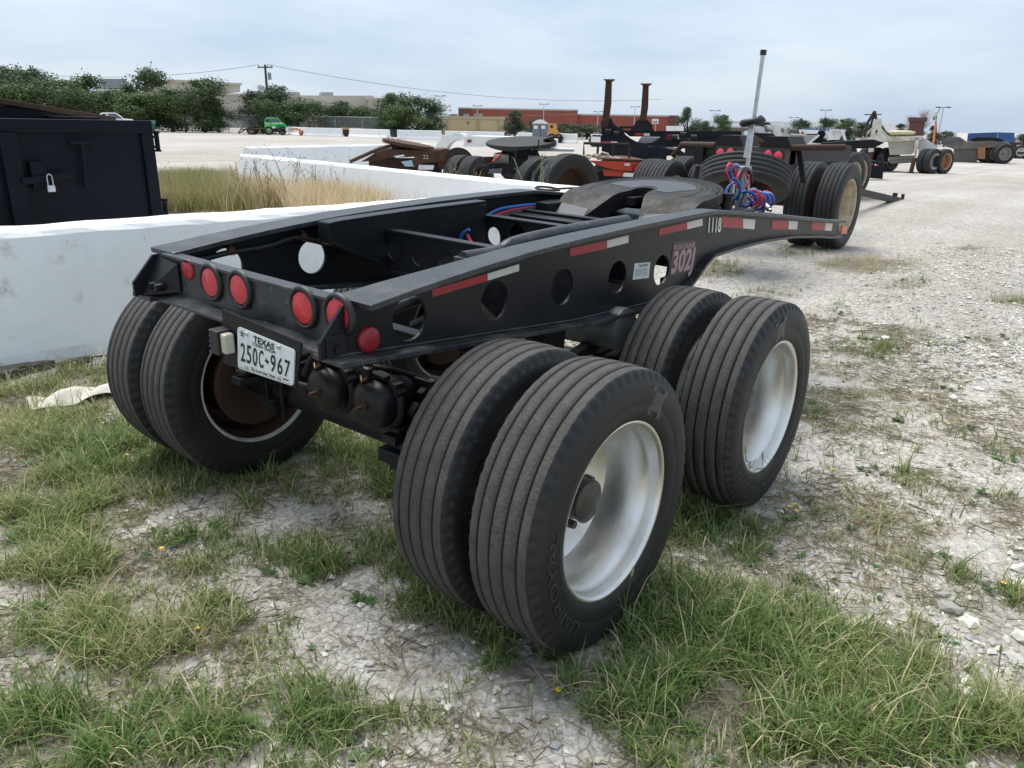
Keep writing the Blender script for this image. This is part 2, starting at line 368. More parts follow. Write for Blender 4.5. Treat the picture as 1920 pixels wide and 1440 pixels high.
def ground_material():
    m = bpy.data.materials.new('ground'); m.use_nodes = True; n = m.node_tree; b = n.nodes['Principled BSDF']; l = n.links.new
    b.inputs['Roughness'].default_value = .95; b.inputs['Specular IOR Level'].default_value = .15
    t = n.nodes.new('ShaderNodeTexCoord')
    def noise(sc, det=6, ro=.6, off=0):
        q = n.nodes.new('ShaderNodeTexNoise'); q.inputs['Scale'].default_value = sc; q.inputs['Detail'].default_value = det; q.inputs['Roughness'].default_value = ro
        mp_ = n.nodes.new('ShaderNodeMapping'); mp_.inputs['Location'].default_value = (off, off*.7, 0); l(t.outputs['Object'], mp_.inputs[0]); l(mp_.outputs[0], q.inputs['Vector']); return q.outputs['Fac']
    def ramp(src, *st):
        r = n.nodes.new('ShaderNodeValToRGB'); e = r.color_ramp.elements
        while len(e) < len(st): e.new(.5)
        for i, (p, c) in enumerate(st): e[i].position = p; e[i].color = (*c, 1) if len(c) == 3 else c
        l(src, r.inputs[0]); return r.outputs[0]
    def mix(f, a, c, mode='MIX'):
        x = n.nodes.new('ShaderNodeMix'); x.data_type = 'RGBA'; x.blend_type = mode
        if isinstance(f, float): x.inputs[0].default_value = f
        else: l(f, x.inputs[0])
        for k, s in ((6, a), (7, c)):
            if isinstance(s, tuple): x.inputs[k].default_value = (*s, 1)
            else: l(s, x.inputs[k])
        return x.outputs[2]
    def mr(src, a, bb, c, d):
        q = n.nodes.new('ShaderNodeMapRange'); q.inputs[1].default_value = a; q.inputs[2].default_value = bb; q.inputs[3].default_value = c; q.inputs[4].default_value = d; l(src, q.inputs[0]); return q.outputs[0]
    def at(nm):
        a = n.nodes.new('ShaderNodeAttribute'); a.attribute_name = nm; return a.outputs['Fac']
    # crushed limestone: cells of stone
    def vor(sc, feat='F1'):
        v = n.nodes.new('ShaderNodeTexVoronoi'); v.feature = feat; v.inputs['Scale'].default_value = sc; l(t.outputs['Object'], v.inputs['Vector']); return v
    v1 = vor(27); v2 = vor(62)
    stone = mix(.5, ramp(v1.outputs['Color'], (0, (.19, .17, .15)), (.3, (.47, .445, .41)), (.7, (.62, .595, .56)), (1, (.82, .80, .77))), ramp(v2.outputs['Color'], (0, (.15, .13, .11)), (.35, (.47, .445, .41)), (.7, (.61, .585, .55)), (1, (.82, .80, .77))))
    big = ramp(noise(.35, 5, .6), (.3, (.86, .85, .84)), (.7, (1.06, 1.05, 1.04)))
    stone = mix(1., stone, big, 'MULTIPLY')
    tracks = ramp(noise(.09, 4, .55, 4), (.42, (1, 1, 1)), (.62, (.90, .87, .83))); stone = mix(1., stone, tracks, 'MULTIPLY')
    wm = n.nodes.new('ShaderNodeMapping'); wm.inputs['Rotation'].default_value = (0, 0, .5); wm.inputs['Scale'].default_value = (.9, .05, 1); l(t.outputs['Object'], wm.inputs[0]); wq = n.nodes.new('ShaderNodeTexNoise'); wq.inputs['Scale'].default_value = 1.; wq.inputs['Detail'].default_value = 3; l(wm.outputs[0], wq.inputs['Vector'])
    stone = mix(1., stone, ramp(wq.outputs['Fac'], (.40, (1.05, 1.05, 1.05)), (.60, (.90, .885, .865))), 'MULTIPLY')
    # pale caliche soil
    soil = ramp(noise(6, 9, .72, 7), (.27, (.27, .225, .17)), (.40, (.50, .45, .385)), (.52, (.66, .62, .565)), (.66, (.76, .73, .685)))
    vc = vor(16, 'DISTANCE_TO_EDGE'); crk = mix(mr(noise(2.2, 4, .6, 12), .48, .58, 0, 1), ramp(vc.outputs['Distance'], (0., (.40, .37, .33)), (.05, (1, 1, 1))), (1., 1., 1.)); soil = mix(1., soil, crk, 'MULTIPLY')
    crumb = ramp(vor(85).outputs['Color'], (0, (.62, .6, .58)), (.5, (1, 1, 1)), (1, (1.15, 1.14, 1.12))); soil = mix(1., soil, crumb, 'MULTIPLY')
    fine = ramp(noise(60, 4, .6), (.3, (.8, .79, .78)), (.7, (1.1, 1.1, 1.1))); soil = mix(1., soil, fine, 'MULTIPLY')
    # dead thatch between the grass
    thatch = ramp(noise(26, 6, .7), (.3, (.10, .085, .058)), (.55, (.23, .20, .145)), (.8, (.40, .36, .29)))
    col = mix(at('soil'), stone, soil)
    tf = mr(at('grass'), .25, .8, 0, .92); nn = mr(noise(11, 5, .6, 3), .35, .6, 0, 1)
    mu = n.nodes.new('ShaderNodeMath'); mu.operation = 'MULTIPLY'; l(tf, mu.inputs[0]); l(nn, mu.inputs[1])
    mu2 = n.nodes.new('ShaderNodeMath'); mu2.operation = 'MAXIMUM'; l(mu.outputs[0], mu2.inputs[0]); l(mr(at('grass'), .55, 1.05, 0, .9), mu2.inputs[1])
    col = mix(mu2.outputs[0], col, thatch); l(col, b.inputs['Base Color'])
    # relief
    bp = n.nodes.new('ShaderNodeBump'); bp.inputs['Strength'].default_value = 1.; bp.inputs['Distance'].default_value = .02
    ad = n.nodes.new('ShaderNodeMath'); ad.operation = 'MULTIPLY_ADD'; l(v1.outputs['Distance'], ad.inputs[0]); ad.inputs[1].default_value = -1.; l(noise(45, 6, .7), ad.inputs[2])
    l(ad.outputs[0], bp.inputs['Height']); l(bp.outputs[0], b.inputs['Normal'])
    return m
GROUND = ground_material()
def soil_mask(x, y):   # trodden pale soil of the verge against loose stone of the yard
    s = sst(3.1, 1.5, x-.16*y+(fbm(x*1.1+5, y*1.1, 4)-.5)*2.2)*sst(5.5, 3., y)*sst(-6, -3, x)
    return np.clip(s, 0, 1)
gs = soil_mask(gx, gy)
gme = np_mesh('ground', np.stack([gx, gy, gz], -1), quads, 4, GROUND, True, scal={'grass': gd, 'soil': gs})
ground = link('ground', gme); ground['kind'] = 'structure'

# ---- grass as stuff: every blade real geometry
def hsv_jit(c, n, j): return np.clip(c*(1+(rng.random((n, 1))-.5)*j)+(rng.random((n, 3))-.5)*.02, .004, 1)
def blades(name, P, length, width, colr, bend, lean=None, segs=3, matl=None, label=None, cat=None):
    """P (n,3) roots; length,width (n); colours (n,3); bend (n) how far the tip falls over"""
    n = len(P); a = rng.random(n)*2*np.pi; d = np.stack([np.cos(a), np.sin(a)], -1); side = np.stack([-d[:, 1], d[:, 0]], -1)
    ln = (rng.random((n, 2))-.5)*.5 if lean is None else lean
    V = np.zeros((n, 2*segs+1, 3)); C = np.ones((n, 2*segs+1, 4))
    for i in range(segs+1):
        t = i/segs; h = length*(t-.38*bend*t*t); o = length*bend*.75*t*t
        cx = P[:, 0]+d[:, 0]*o+ln[:, 0]*length*t; cy = P[:, 1]+d[:, 1]*o+ln[:, 1]*length*t; cz = P[:, 2]+h-.004
        w = width*(1-t*.75)*.5
        if i < segs:
            for k, sg in ((0, -1), (1, 1)):
                V[:, 2*i+k] = np.stack([cx+side[:, 0]*w*sg, cy+side[:, 1]*w*sg, cz], -1)
        else: V[:, 2*segs] = np.stack([cx, cy, cz], -1)
    C[:, :, :3] = colr[:, None, :]
    K = 2*segs+1; base = (np.arange(n)*K)[:, None]; F = []
    for i in range(segs-1):
        F += [[2*i, 2*i+1, 2*i+3], [2*i, 2*i+3, 2*i+2]]
    F += [[2*segs-2, 2*segs-1, 2*segs]]
    F = (base[:, :, None]+np.array(F)[None]).reshape(-1, 3)
    me = np_mesh(name, V.reshape(-1, 3), F, 3, matl, True, C.reshape(-1, 4))
    o = link(name, me); tag(o, label, cat, kind='stuff'); return o
def leaf_material(name, trans=.35):
    m = bpy.data.materials.new(name); m.use_nodes = True; n = m.node_tree; b = n.nodes['Principled BSDF']; l = n.links.new
    a = n.nodes.new('ShaderNodeAttribute'); a.attribute_name = 'col'; l(a.outputs['Color'], b.inputs['Base Color']); b.inputs['Roughness'].default_value = .55; b.inputs['Specular IOR Level'].default_value = .3
    tr = n.nodes.new('ShaderNodeBsdfTranslucent'); l(a.outputs['Color'], tr.inputs[0]); mx = n.nodes.new('ShaderNodeMixShader'); mx.inputs[0].default_value = trans
    l(b.outputs[0], mx.inputs[1]); l(tr.outputs[0], mx.inputs[2]); l(mx.outputs[0], n.nodes['Material Output'].inputs[0]); return m
LEAF = leaf_material('grass_blade')
PAL = [np.array(c) for c in ((.138, .226, .058), (.245, .295, .10), (.56, .49, .30))]
def in_tyre(x, y, z=0):
    k = np.zeros(len(x), bool)
    for tx, ty in TYPOS: k |= (np.abs(x-tx) < .14) & (np.abs(y-ty) < .17)
    return k
def scatter(n, x0, x1, y0, y1, pw=1., clump=True):
    x = rng.uniform(x0, x1, n); y = rng.uniform(y0, y1, n); d, k = grass_density(x, y)
    if clump: d = d*sst(.28, .62, fbm(x*6, y*6, 4))
    keep = (rng.random(n) < d**pw) & ~in_tyre(x, y); return x[keep], y[keep], d[keep], k[keep]
def make_grass():
    X, Y, D, K = [], [], [], []
    for n, box in ((100000, (-2.2, 4.2, -2.6, 1.2)), (24000, (-3.4, 5.5, 1.2, 4.5)), (16000, (-3.3, -.8, -1.6, 2.4)), (9000, (1.2, 7, 4.5, 9.5)), (5000, (-3, 1.2, 4, 9))):
        a = scatter(n, *box); X.append(a[0]); Y.append(a[1]); D.append(a[2]); K.append(a[3])
    x = np.concatenate(X); y = np.concatenate(Y); D = np.concatenate(D); K = np.concatenate(K)
    nb = rng.integers(4, 9, len(x)); idx = np.repeat(np.arange(len(x)), nb); n = len(idx)
    bx = x[idx]+rng.normal(0, .016, n); by = y[idx]+rng.normal(0, .016, n)
    tuft = .7+.6*rng.random(len(x)); tall = fbm(x*1.7+20, y*1.7, 2)
    ln = (.03+.095*rng.random(n)**1.5)*tuft[idx]*(.65+.55*np.clip(D[idx], 0, 1))*(.7+.6*tall[idx])
    lg = rng.random(n) < .11; ln[lg] *= 1.75; kind = np.clip(K[idx]-.15+rng.normal(0, .36, n)+(fbm(bx*2.1, by*2.1, 3)-.5)*1.5, 0, 2)
    dead = rng.random(n) < .18; kind[dead] = 2
    c = np.where(kind[:, None] < 1, PAL[0]+(PAL[1]-PAL[0])*kind[:, None], PAL[1]+(PAL[2]-PAL[1])*(kind[:, None]-1))
    c = c*(.72+.56*rng.random((n, 1)))
    P = np.stack([bx, by, H(bx, by)], -1)
    blades('grass', P, ln, .0032+.0046*rng.random(n), c, .35+1.0*rng.random(n), matl=LEAF, label='patchy green and yellowing grass growing through the pale soil', cat='grass')
    return n
NG = make_grass()
# dead stalks and straw lying flat
def make_straw():
    n = 220000; x = rng.uniform(-3, 5.5, n); y = rng.uniform(-2.6, 5, n); d, k = grass_density(x, y); s = soil_mask(x, y)
    keep = (rng.random(n) < np.clip(.42*s+d*.7+.06, 0, .8)*sst(.28, .6, fbm(x*4+50, y*4, 3))) & ~in_tyre(x, y); x = x[keep]; y = y[keep]; n = len(x)
    P = np.stack([x, y, H(x, y)+.006+.012*rng.random(n)], -1)
    c = np.array([.50, .44, .31])*(.40+.75*rng.random((n, 1)))
    lean = rng.normal(0, 1., (n, 2)); lean /= np.linalg.norm(lean, axis=1, keepdims=True)
    V = P; L_ = .02+.10*rng.random(n)**1.5
    d2 = lean; sd_ = np.stack([-d2[:, 1], d2[:, 0]], -1); W_ = .0010+.0018*rng.random(n)
    A = np.zeros((n, 4, 3))
    for k_, (t, sg) in enumerate(((-.5, -1), (-.5, 1), (.5, 1), (.5, -1))):
        A[:, k_, :2] = P[:, :2]+d2*(L_*t)[:, None]+sd_*(W_*sg*.5)[:, None]; A[:, k_, 2] = H(A[:, k_, 0], A[:, k_, 1])+.004+.012*rng.random(n)
    C = np.ones((n, 4, 4)); C[:, :, :3] = c[:, None]
    me = np_mesh('straw_litter', A.reshape(-1, 3), (np.arange(n)*4)[:, None]+np.arange(4)[None], 4, LEAF, False, C.reshape(-1, 4))
    tag(link('straw_litter', me), 'dry straw and dead stalks strewn over the pale soil', 'straw', kind='stuff')
make_straw()
# broad-leaved weeds among the grass
def make_weeds():
    pos = []
    for (cx, cy, iA), d, k in BE:
        for _ in range(5):
            a = rng.normal(0, .5, 2); v = np.linalg.inv(iA) @ a; pos.append((cx+v[0], cy+v[1]))
    pos = np.array(pos); pos = pos[~in_tyre(pos[:, 0], pos[:, 1]) & (np.hypot(pos[:, 0]-2.3, pos[:, 1]+1.9) < 9)]
    V, F, C = [], [], []; o = 0
    for x, y in pos:
        nl = rng.integers(7, 15); sz = .012+.024*rng.random(); col = np.array([.10, .17, .06])*(.7+.7*rng.random())
        for i in range(nl):
            a = rng.random()*6.283; l_ = sz*(.6+.7*rng.random()); w = l_*.22; up_ = .25+.6*rng.random(); d = np.array([math.cos(a), math.sin(a)]); s = np.array([-d[1], d[0]]); z = Hs(x, y)
            for t, ww, h in ((0, .25, 0), (.4, 1, up_*.5), (.75, .8, up_*.7), (1, .05, up_*.62)):
                for sg in (-1, 1): V.append((x+d[0]*l_*t+s[0]*w*ww*sg, y+d[1]*l_*t+s[1]*w*ww*sg, z+.003+l_*h)); C.append((*(col*(.85+.3*rng.random())), 1))
            for q in range(3): F.append((o+2*q, o+2*q+1, o+2*q+3, o+2*q+2))
            o += 8
    me = np_mesh('broadleaf_weeds', np.array(V), np.array(F), 4, LEAF, True, np.array(C)); tag(link('broadleaf_weeds', me), 'low dark green broad-leaved weeds among the grass', 'weeds', kind='stuff')
make_weeds()
# loose stones
STONEM = mat('limestone', (.5, .48, .45), .9, attr='col', bump=.3, bscale=90, spec=.2)
def make_stones():
    phi = (1+5**.5)/2
    iv = np.array([(-1, phi, 0), (1, phi, 0), (-1, -phi, 0), (1, -phi, 0), (0, -1, phi), (0, 1, phi), (0, -1, -phi), (0, 1, -phi), (phi, 0, -1), (phi, 0, 1), (-phi, 0, -1), (-phi, 0, 1)])/1.9
    it = np.array([(0, 11, 5), (0, 5, 1), (0, 1, 7), (0, 7, 10), (0, 10, 11), (1, 5, 9), (5, 11, 4), (11, 10, 2), (10, 7, 6), (7, 1, 8), (3, 9, 4), (3, 4, 2), (3, 2, 6), (3, 6, 8), (3, 8, 9), (4, 9, 5), (2, 4, 11), (6, 2, 10), (8, 6, 7), (9, 8, 1)])
    ov = np.array([(1, 0, 0), (-1, 0, 0), (0, 1, 0), (0, -1, 0), (0, 0, 1), (0, 0, -1)], float); ot = np.array([(0, 2, 4), (2, 1, 4), (1, 3, 4), (3, 0, 4), (2, 0, 5), (1, 2, 5), (3, 1, 5), (0, 3, 5)])
    Vs, Fs, Cs = [], [], []; off = 0
    def batch(n, box, smin, smax, bv, bt, soilw):
        nonlocal off
        x = rng.uniform(box[0], box[1], n); y = rng.uniform(box[2], box[3], n); s = soil_mask(x, y); d, _ = grass_density(x, y)
        keep = (rng.random(n) < np.clip(1-s*(1-soilw)-d*.6, .0, 1)*(.35+.65*sst(.3, .6, fbm(x*2+7, y*2, 3)))) & ~in_tyre(x, y); x = x[keep]; y = y[keep]; n = len(x)
        sz = smin+(smax-smin)*rng.random(n)**3
        V = bv[None]*(1+(rng.random((n, len(bv), 3))-.5)*.55); sc = np.stack([sz*(.8+.6*rng.random(n)), sz*(.6+.4*rng.random(n)), sz*(.35+.4*rng.random(n))], -1); V = V*sc[:, None]
        a = rng.random(n)*6.283; ca, sa = np.cos(a)[:, None], np.sin(a)[:, None]; X = V[:, :, 0]*ca-V[:, :, 1]*sa; Y = V[:, :, 0]*sa+V[:, :, 1]*ca
        V = np.stack([X+x[:, None], Y+y[:, None], V[:, :, 2]+(H(x, y)+sc[:, 2]*.35)[:, None]], -1)
        g = .30+.48*rng.random((n, 1)); c = np.concatenate([g*1.02, g*.99, g*.95], 1)*(1-.22*(rng.random((n, 1)) < .15)); c[:, 2] *= 1-.16*rng.random(n)
        C = np.ones((n, len(bv), 4)); C[:, :, :3] = c[:, None]
        Vs.append(V.reshape(-1, 3)); Fs.append(((np.arange(n)*len(bv))[:, None, None]+bt[None]).reshape(-1, 3)+off); Cs.append(C.reshape(-1, 4)); off += n*len(bv)
    batch(9000, (.6, 6, -2.6, 5), .010, .042, iv, it, .05)
    batch(60000, (1., 6, -2.2, 5.), .007, .022, ov, ot, .08)
    batch(30000, (.2, 6.5, 4, 10), .008, .022, ov, ot, .1)
    batch(22000, (-2.2, 2.6, -2.6, 2.5), .004, .020, ov, ot, .7)
    me = np_mesh('gravel_stones', np.concatenate(Vs), np.concatenate(Fs), 3, STONEM, False, np.concatenate(Cs))
    tag(link('gravel_stones', me), 'loose crushed limestone gravel scattered over the yard', 'gravel', kind='stuff')
make_stones()

# ================================================================== WHEELS
def tyre_profile(Rr, W, worn=0):
    # (x, r, material) half by half; returns lists, from inner bead (-x) over the tread to the outer bead (+x)
    h = W/2; rb = .289*Rr/.464
    side = [(-.40*W, rb), (-.455*W, rb+.012), (-.485*W, rb+.035), (-.497*W, rb+.060), (-.492*W, rb+.064), (-.50*W, rb+.068), (-.50*W, rb+.095), (-.495*W, Rr*.862), (-.482*W, Rr*.905), (-.478*W, Rr*.909), (-.462*W, Rr*.937), (-.452*W, Rr*.951), (-.438*W, Rr*.966), (-.425*W, Rr*.978), (-.40*W, Rr*.986)]
    tr = []; gw = .0080; gd = .014; xt = .385*W
    grooves = [-.28*W, -.095*W, .095*W, .28*W]
    cr = lambda x: Rr*(1-.012*(x/(.4*W))**2)
    tr.append((-xt, cr(xt), 1))
    for g in grooves:
        tr += [(g-gw/2, cr(g), 1), (g-gw/2+.0008, cr(g)-gd, 2), (g+gw/2-.0008, cr(g)-gd, 2), (g+gw/2, cr(g), 1)]
    tr.append((xt, cr(xt), 1))
    P = [(x, r) for x, r in side]+[(x, r) for x, r, _ in tr]+[(-x, r) for x, r in reversed(side)]
    mis = []
    for i in range(len(P)-1):
        a, b = P[i], P[i+1]
        inT = abs(a[0]) <= .40*W+1e-6 and abs(b[0]) <= .40*W+1e-6 and min(a[1], b[1]) > Rr*.9
        flat = inT and abs(a[1]-b[1]) < .004
        low = flat and max(a[1], b[1]) < cr(a[0])-.008
        mis.append(1 if (flat and not low) else 0)
    return P, mis
def tyre_mesh(name, Rr=.464, W=.255, n=300, mats=None, lug=True):
    P, mis = tyre_profile(Rr, W); K = len(P)
    def mod(i, k, r):
        kk = min(k, K-1-k)
        if lug and i % 5 in (0, 1) and kk in (10, 11, 12, 13): return r-(.012 if kk > 10 else .006)
        return r
    mb = MB(); mb.lathe(P, n, mis=(lambda i, k: 0 if (lug and min(k, K-2-k) in (10, 11, 12, 13) and i % 5 in (4, 0, 1)) else mis[k]), mod=mod); return mb.mesh(name, mats or [RUB, TREAD], fixn=False), P
def sidewall_x(P, r):
    h = [(p[1], p[0]) for p in P[len(P)//2:]]; h = sorted(h); return float(np.interp(r, [a for a, _ in h], [b for _, b in h]))
TY, TP = tyre_mesh('tyre')
def arc_text(mb, s, size, rad, a0, P, rise=.0030, sx=1., bold=0., flip=1):
    v, f, w = text_geo(s, size, sx, bold)
    def fn(x, y):
        r = rad+y; a = a0-flip*(x-w/2)/rad
        return Vector((sidewall_x(P, r)+rise, r*math.cos(a)*1., r*math.sin(a)))
    mb.add([fn(x, y) for x, y in v], f); return mb
LETTER = mat('raised_rubber', (.040, .039, .038), .45, spec=.5)
def rim_mesh(name, matl, lip, k=1., hand=True, depth=.105):
    # open side towards +X, disc set back at -X
    mb = MB(); pr = [(.070, .2895), (.098, .300), (.108, .3005), (.112, .296), (.110, .287), (.098, .281), (.070, .279), (.052, .272), (.040, .262), (-.045, .257), (-.075, .2545), (-.092, .249)]
    mb.lathe([(x*1., r*k) for x, r in pr], 72, mis=[1]*5+[0]*6)
    back = [(.070, .2895), (-.10, .289), (-.125, .292), (-.128, .286), (-.118, .275), (-.105, .252)]
    mb.lathe([(x, r*k) for x, r in back], 72, mi=0)
    # disc with hand holes: ring sectors left open
    nh = 10; Rr = [.249*k, .215*k, .158*k, .045*k]; xd = [-.092, -.110, -.112, -.110]; n = nh*6; v = []
    for i in range(n):
        t = 2*math.pi*i/n
        for q in range(4): v.append((xd[q], Rr[q]*math.cos(t), Rr[q]*math.sin(t)))
    fs = []
    for i in range(n):
        j = (i+1) % n
        for q in range(3):
            if q == 1 and hand and i % 12 in (1, 2, 3, 4): continue
            fs.append((i*4+q, j*4+q, j*4+q+1, i*4+q+1))
    mb.add(v, fs, 0, True)
    if hand:      # turned-in edges of the hand holes
        for i0 in range(0, n, 12):
            for i in (i0+1, i0+5):
                t = 2*math.pi*i/n; a = [(xd[q], Rr[q]*math.cos(t), Rr[q]*math.sin(t)) for q in (1, 2)]
                mb.add(a+[(x-.018, y, z) for x, y, z in reversed(a)], [(0, 1, 2, 3)], 0)
    return mb.mesh(name, [matl, lip], fixn=False)
RIM_A = rim_mesh('rim_aluminium', ALU, ALU)
RIM_S = rim_mesh('rim_steel', RUSTD, STEELW)
RIM_W = rim_mesh('rim_white', STEELW, STEELW)
def hub_mesh():
    mb = MB(); mb.lathe([(-.13, .112), (-.10, .110), (-.094, .082), (-.06, .074), (-.02, .068), (-.008, .066), (-.004, .072), (.004, .072), (.010, .058), (.014, .02), (.014, .0)], 32)
    for i in range(10):
        t = 2*math.pi*i/10; mb.cyl((-.105, (.1385)*math.cos(t), .1385*math.sin(t)), (-.074, .1385*math.cos(t), .1385*math.sin(t)), .0165, .0145, n=6, sm=False)
    return mb.mesh('hub', [mat('hub_grey', (.085, .078, .070), .42, .5, dirt=(.10, .06, .035), damt=.7, dscale=14)])
HUB = hub_mesh()
def drum_mesh():
    mb = MB(); mb.lathe([(-.10, .09), (-.098, .205), (.06, .208), (.075, .218), (.09, .218), (.092, .20), (.085, .13), (.06, .10), (.06, .05)], 40); return mb.mesh('brake_drum', [RUSTD])
DRUM = drum_mesh()
def wheel(parent, loc, flip, rim, text=None, hub=False, drum=False, rot=0., tyre=None, k=1., tp=None):
    w = empty('wheel', loc, math.pi if flip else 0, parent); w.rotation_euler.x = rot
    if k != 1: w.scale = (k, k, k)
    link('tyre', tyre or TY, w); link('rim', rim, w).rotation_euler.x = R(18)
    if hub: link('hub', HUB, w)
    if drum: link('brake_drum', DRUM, w)
    if text:
        for (s, size, a0, bold) in text: arc_text(MB(), s, size, .352, R(a0), tp or TP, bold=bold, sx=1.5 if size > .05 else 1.1).build('sidewall_lettering', LETTER, w)
    return w

# ================================================================== THE JEEP DOLLY (main subject)
jeep = thing('jeep_dolly_trailer', 'black two-axle jeep dolly with eight tyres and greasy fifth wheel plate on the grass', 'trailer')
def sh(mb): mb.v = [Vector((p.x, p.y, p.z-.02*p.x)) for p in mb.v]; return mb
TOP = [(-.51, 1.117), (-.30, 1.141), (-.07, 1.163), (.28, 1.190), (.60, 1.204), (.95, 1.215), (1.40, 1.224), (1.72, 1.228)]
GOOSE = [(1.72, 1.228), (1.80, 1.224), (2.10, 1.195), (2.60, 1.143), (3.30, 1.067), (3.80, 1.014), (4.08, .990)]
BOTT = [(-.61, .952), (.65, .836), (1.47, .800), (1.68, .862), (1.82, .945), (1.90, .976), (2.15, .985), (2.6, .985), (3.1, .962), (3.6, .915), (3.85, .885), (4.02, .872), (4.08, .870)]
def beam(sx):
    web = MB(); loops = [[(-.548, 1.104)]+[(y, z-.011) for y, z in TOP]+[(y, z-.011) for y, z in GOOSE[1:]]+list(reversed([(y, z+.008) for y, z in BOTT]))+[(-.635, .958), (-.635, 1.01)]]
    hy = [-.28, .14, .56, .98, 1.385] if sx > 0 else [-.25, .175, .60, 1.03, 1.43]
    for i, y in enumerate(hy): loops.append(circle(y, (1.022, 1.012, 1.0, .982, .962)[i], .0745))
    web.prism(loops, lambda u, v, w: Vector((sx*w, u, v)), .550, .562); sh(web)
    b = web.build('side_beam', BLK, jeep)
    tf = MB(); tf.strip([(0, y, z) for y, z in TOP], lambda p: Vector((sx*float(np.interp(p.y, [-.51, -.1, .5, 1.1], [.47, .512, .522, .54] if sx > 0 else [.47, .49, .50, .51])), p.y, p.z)), lambda p: Vector((sx*.643, p.y, p.z)), .020)
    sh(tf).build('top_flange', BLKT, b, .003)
    gf = MB(); gf.strip([(0, y, z) for y, z in GOOSE], lambda p: Vector((sx*((.54 if sx > 0 else .51)+.0*min(1, max(0, (p.y-1.72)/.4))), p.y, p.z+.0005)), lambda p: Vector((sx*(.643-.028*min(1, max(0, (p.y-1.72)/.4))), p.y, p.z+.0005)), .019)
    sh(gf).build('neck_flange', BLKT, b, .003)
    bf = MB(); bf.strip([(0, y, z+.008) for y, z in BOTT], lambda p: Vector((sx*.49, p.y, p.z)), lambda p: Vector((sx*(.625 if p.y < 1.5 else .60), p.y, p.z)), .016)
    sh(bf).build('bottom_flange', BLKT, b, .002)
    for fz, lst in ((-.0235, TOP), (.012, BOTT[:3])):
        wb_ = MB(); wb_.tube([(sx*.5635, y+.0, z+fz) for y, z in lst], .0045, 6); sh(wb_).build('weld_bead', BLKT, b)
    return b
RB = beam(1); LBm = beam(-1)
XW = .5625
def decal(name, quads_, mt, off=.0012):
    mb = MB()
    for q in quads_:
        v = [Vector((XW+off, y, z)) for y, z in q]; w = [Vector((XW-.001, y, z)) for y, z in q]
        mb.add(v+w, [(0, 1, 2, 3), (0, 4, 5, 1), (1, 5, 6, 2), (2, 6, 7, 3), (3, 7, 4, 0)])
    return sh(mb).build(name, mt, RB)
def px2(x, y): p = onX(x, y, XW); return (p.y, p.z+.02*XW)
def tape(pr, pw):
    decal('red_reflective_tape', [[px2(*p) for p in pr]], REDT); decal('white_reflective_tape', [[px2(*p) for p in pw]], WHT)
tape(((810, 557), (913, 527), (913, 513), (810, 543)), ((914, 526), (973, 508), (973, 495), (914, 513)))
tape(((1068, 481), (1137, 466), (1137, 451), (1068, 466)), ((1138, 465), (1178, 455), (1178, 441), (1138, 451)))
tape(((1235, 442), (1287, 430), (1287, 417), (1235, 429)), ((1288, 430), (1317, 423), (1317, 410), (1288, 417)))
tape(((1354, 426), (1392, 428), (1392, 409), (1354, 406)), ((1393, 428), (1414, 430), (1416, 412), (1393, 410)))
tape(((1447, 430), (1477, 430), (1478, 414), (1447, 413)), ((1478, 430), (1494, 430), (1496, 415), (1479, 414)))
tape(((1521, 431), (1545, 432), (1547, 418), (1522, 416)), ((1546, 432), (1559, 433), (1561, 419), (1548, 418)))
decal('marker_lamp', [[px2(1575, 437), px2(1585, 438), px2(1586, 424), px2(1577, 423)]], ORL, .012)
def web_letters(name, s, c00, c10, c01, mt, bold=0., shear=0., off=.0022):
    # c00 bottom-left, c10 bottom-right, c01 top-left pixels of the line of writing
    a = Vector(px2(*c00)); b = Vector(px2(*c10)); c = Vector(px2(*c01)); v, f, w = text_geo(s, 1., 1., bold, shear); hh = max(p[1] for p in v); mb = MB()
    mb.add([Vector((XW+off, *(a+(b-a)*(x/w)+(c-a)*(y/hh)))) for x, y in v], f); sh(mb).build(name, mt, RB)
web_letters('unit_number', '1118', (1327, 435), (1351, 434), (1329, 407), mat('letter_white', (.68, .68, .64), .5), .03)
DEC = mat('decal_dark', (.030, .020, .024), .4); PINK = mat('decal_pink', (.42, .25, .27), .5)
decal('name_decal', [[px2(1255, 518), px2(1303, 506), px2(1305, 449), px2(1262, 455)]], DEC, .001)
web_letters('name_decal_lettering', 'FONTAINE', (1262, 469), (1302, 463), (1263, 460), PINK, .02, .25)
web_letters('model_lettering', '302J', (1257, 512), (1300, 502), (1261, 471), PINK, .03, .12)
decal('caution_label', [[px2(1186, 524.5), px2(1216, 521), px2(1219, 491.5), px2(1190, 494)]], mat('label_white', (.60, .66, .64), .5), .0012)
web_letters('caution_lettering', 'CAUTION', (1196, 501), (1214, 499), (1197, 496), INK, .02)
for k in range(4):
    y0 = 506+k*3.6; web_letters('small_print', ('tractor must be coupled and', 'brakes released before the', 'deck is raised or moved by', 'hand or by winch line only')[k], (1190, y0), (1213, y0-1.5), (1190.2, y0-2.2), INK, .01)
# round red marker on the right beam + bent patch plate
rl = MB(); c = onX(690, 637, XW); rl.lathe([(0, .042), (.010, .041), (.013, .036), (.016, .02), (.017, 0)], 28, c=(XW, c.y, c.z+.012))
sh(rl).build('side_marker_lens', mat('red_lens_faded', (.26, .012, .02), .35, dirt=(.05, .03, .02), damt=.6, dscale=18), RB)
pp = MB(); pp.box(XW, XW+.006, -.615, -.545, .962, 1.025); pp.cyl((XW, -.58, .985), (XW+.014, -.58, .985), .013, n=6, sm=False); sh(pp).build('patch_plate', BLKM, RB, .004)

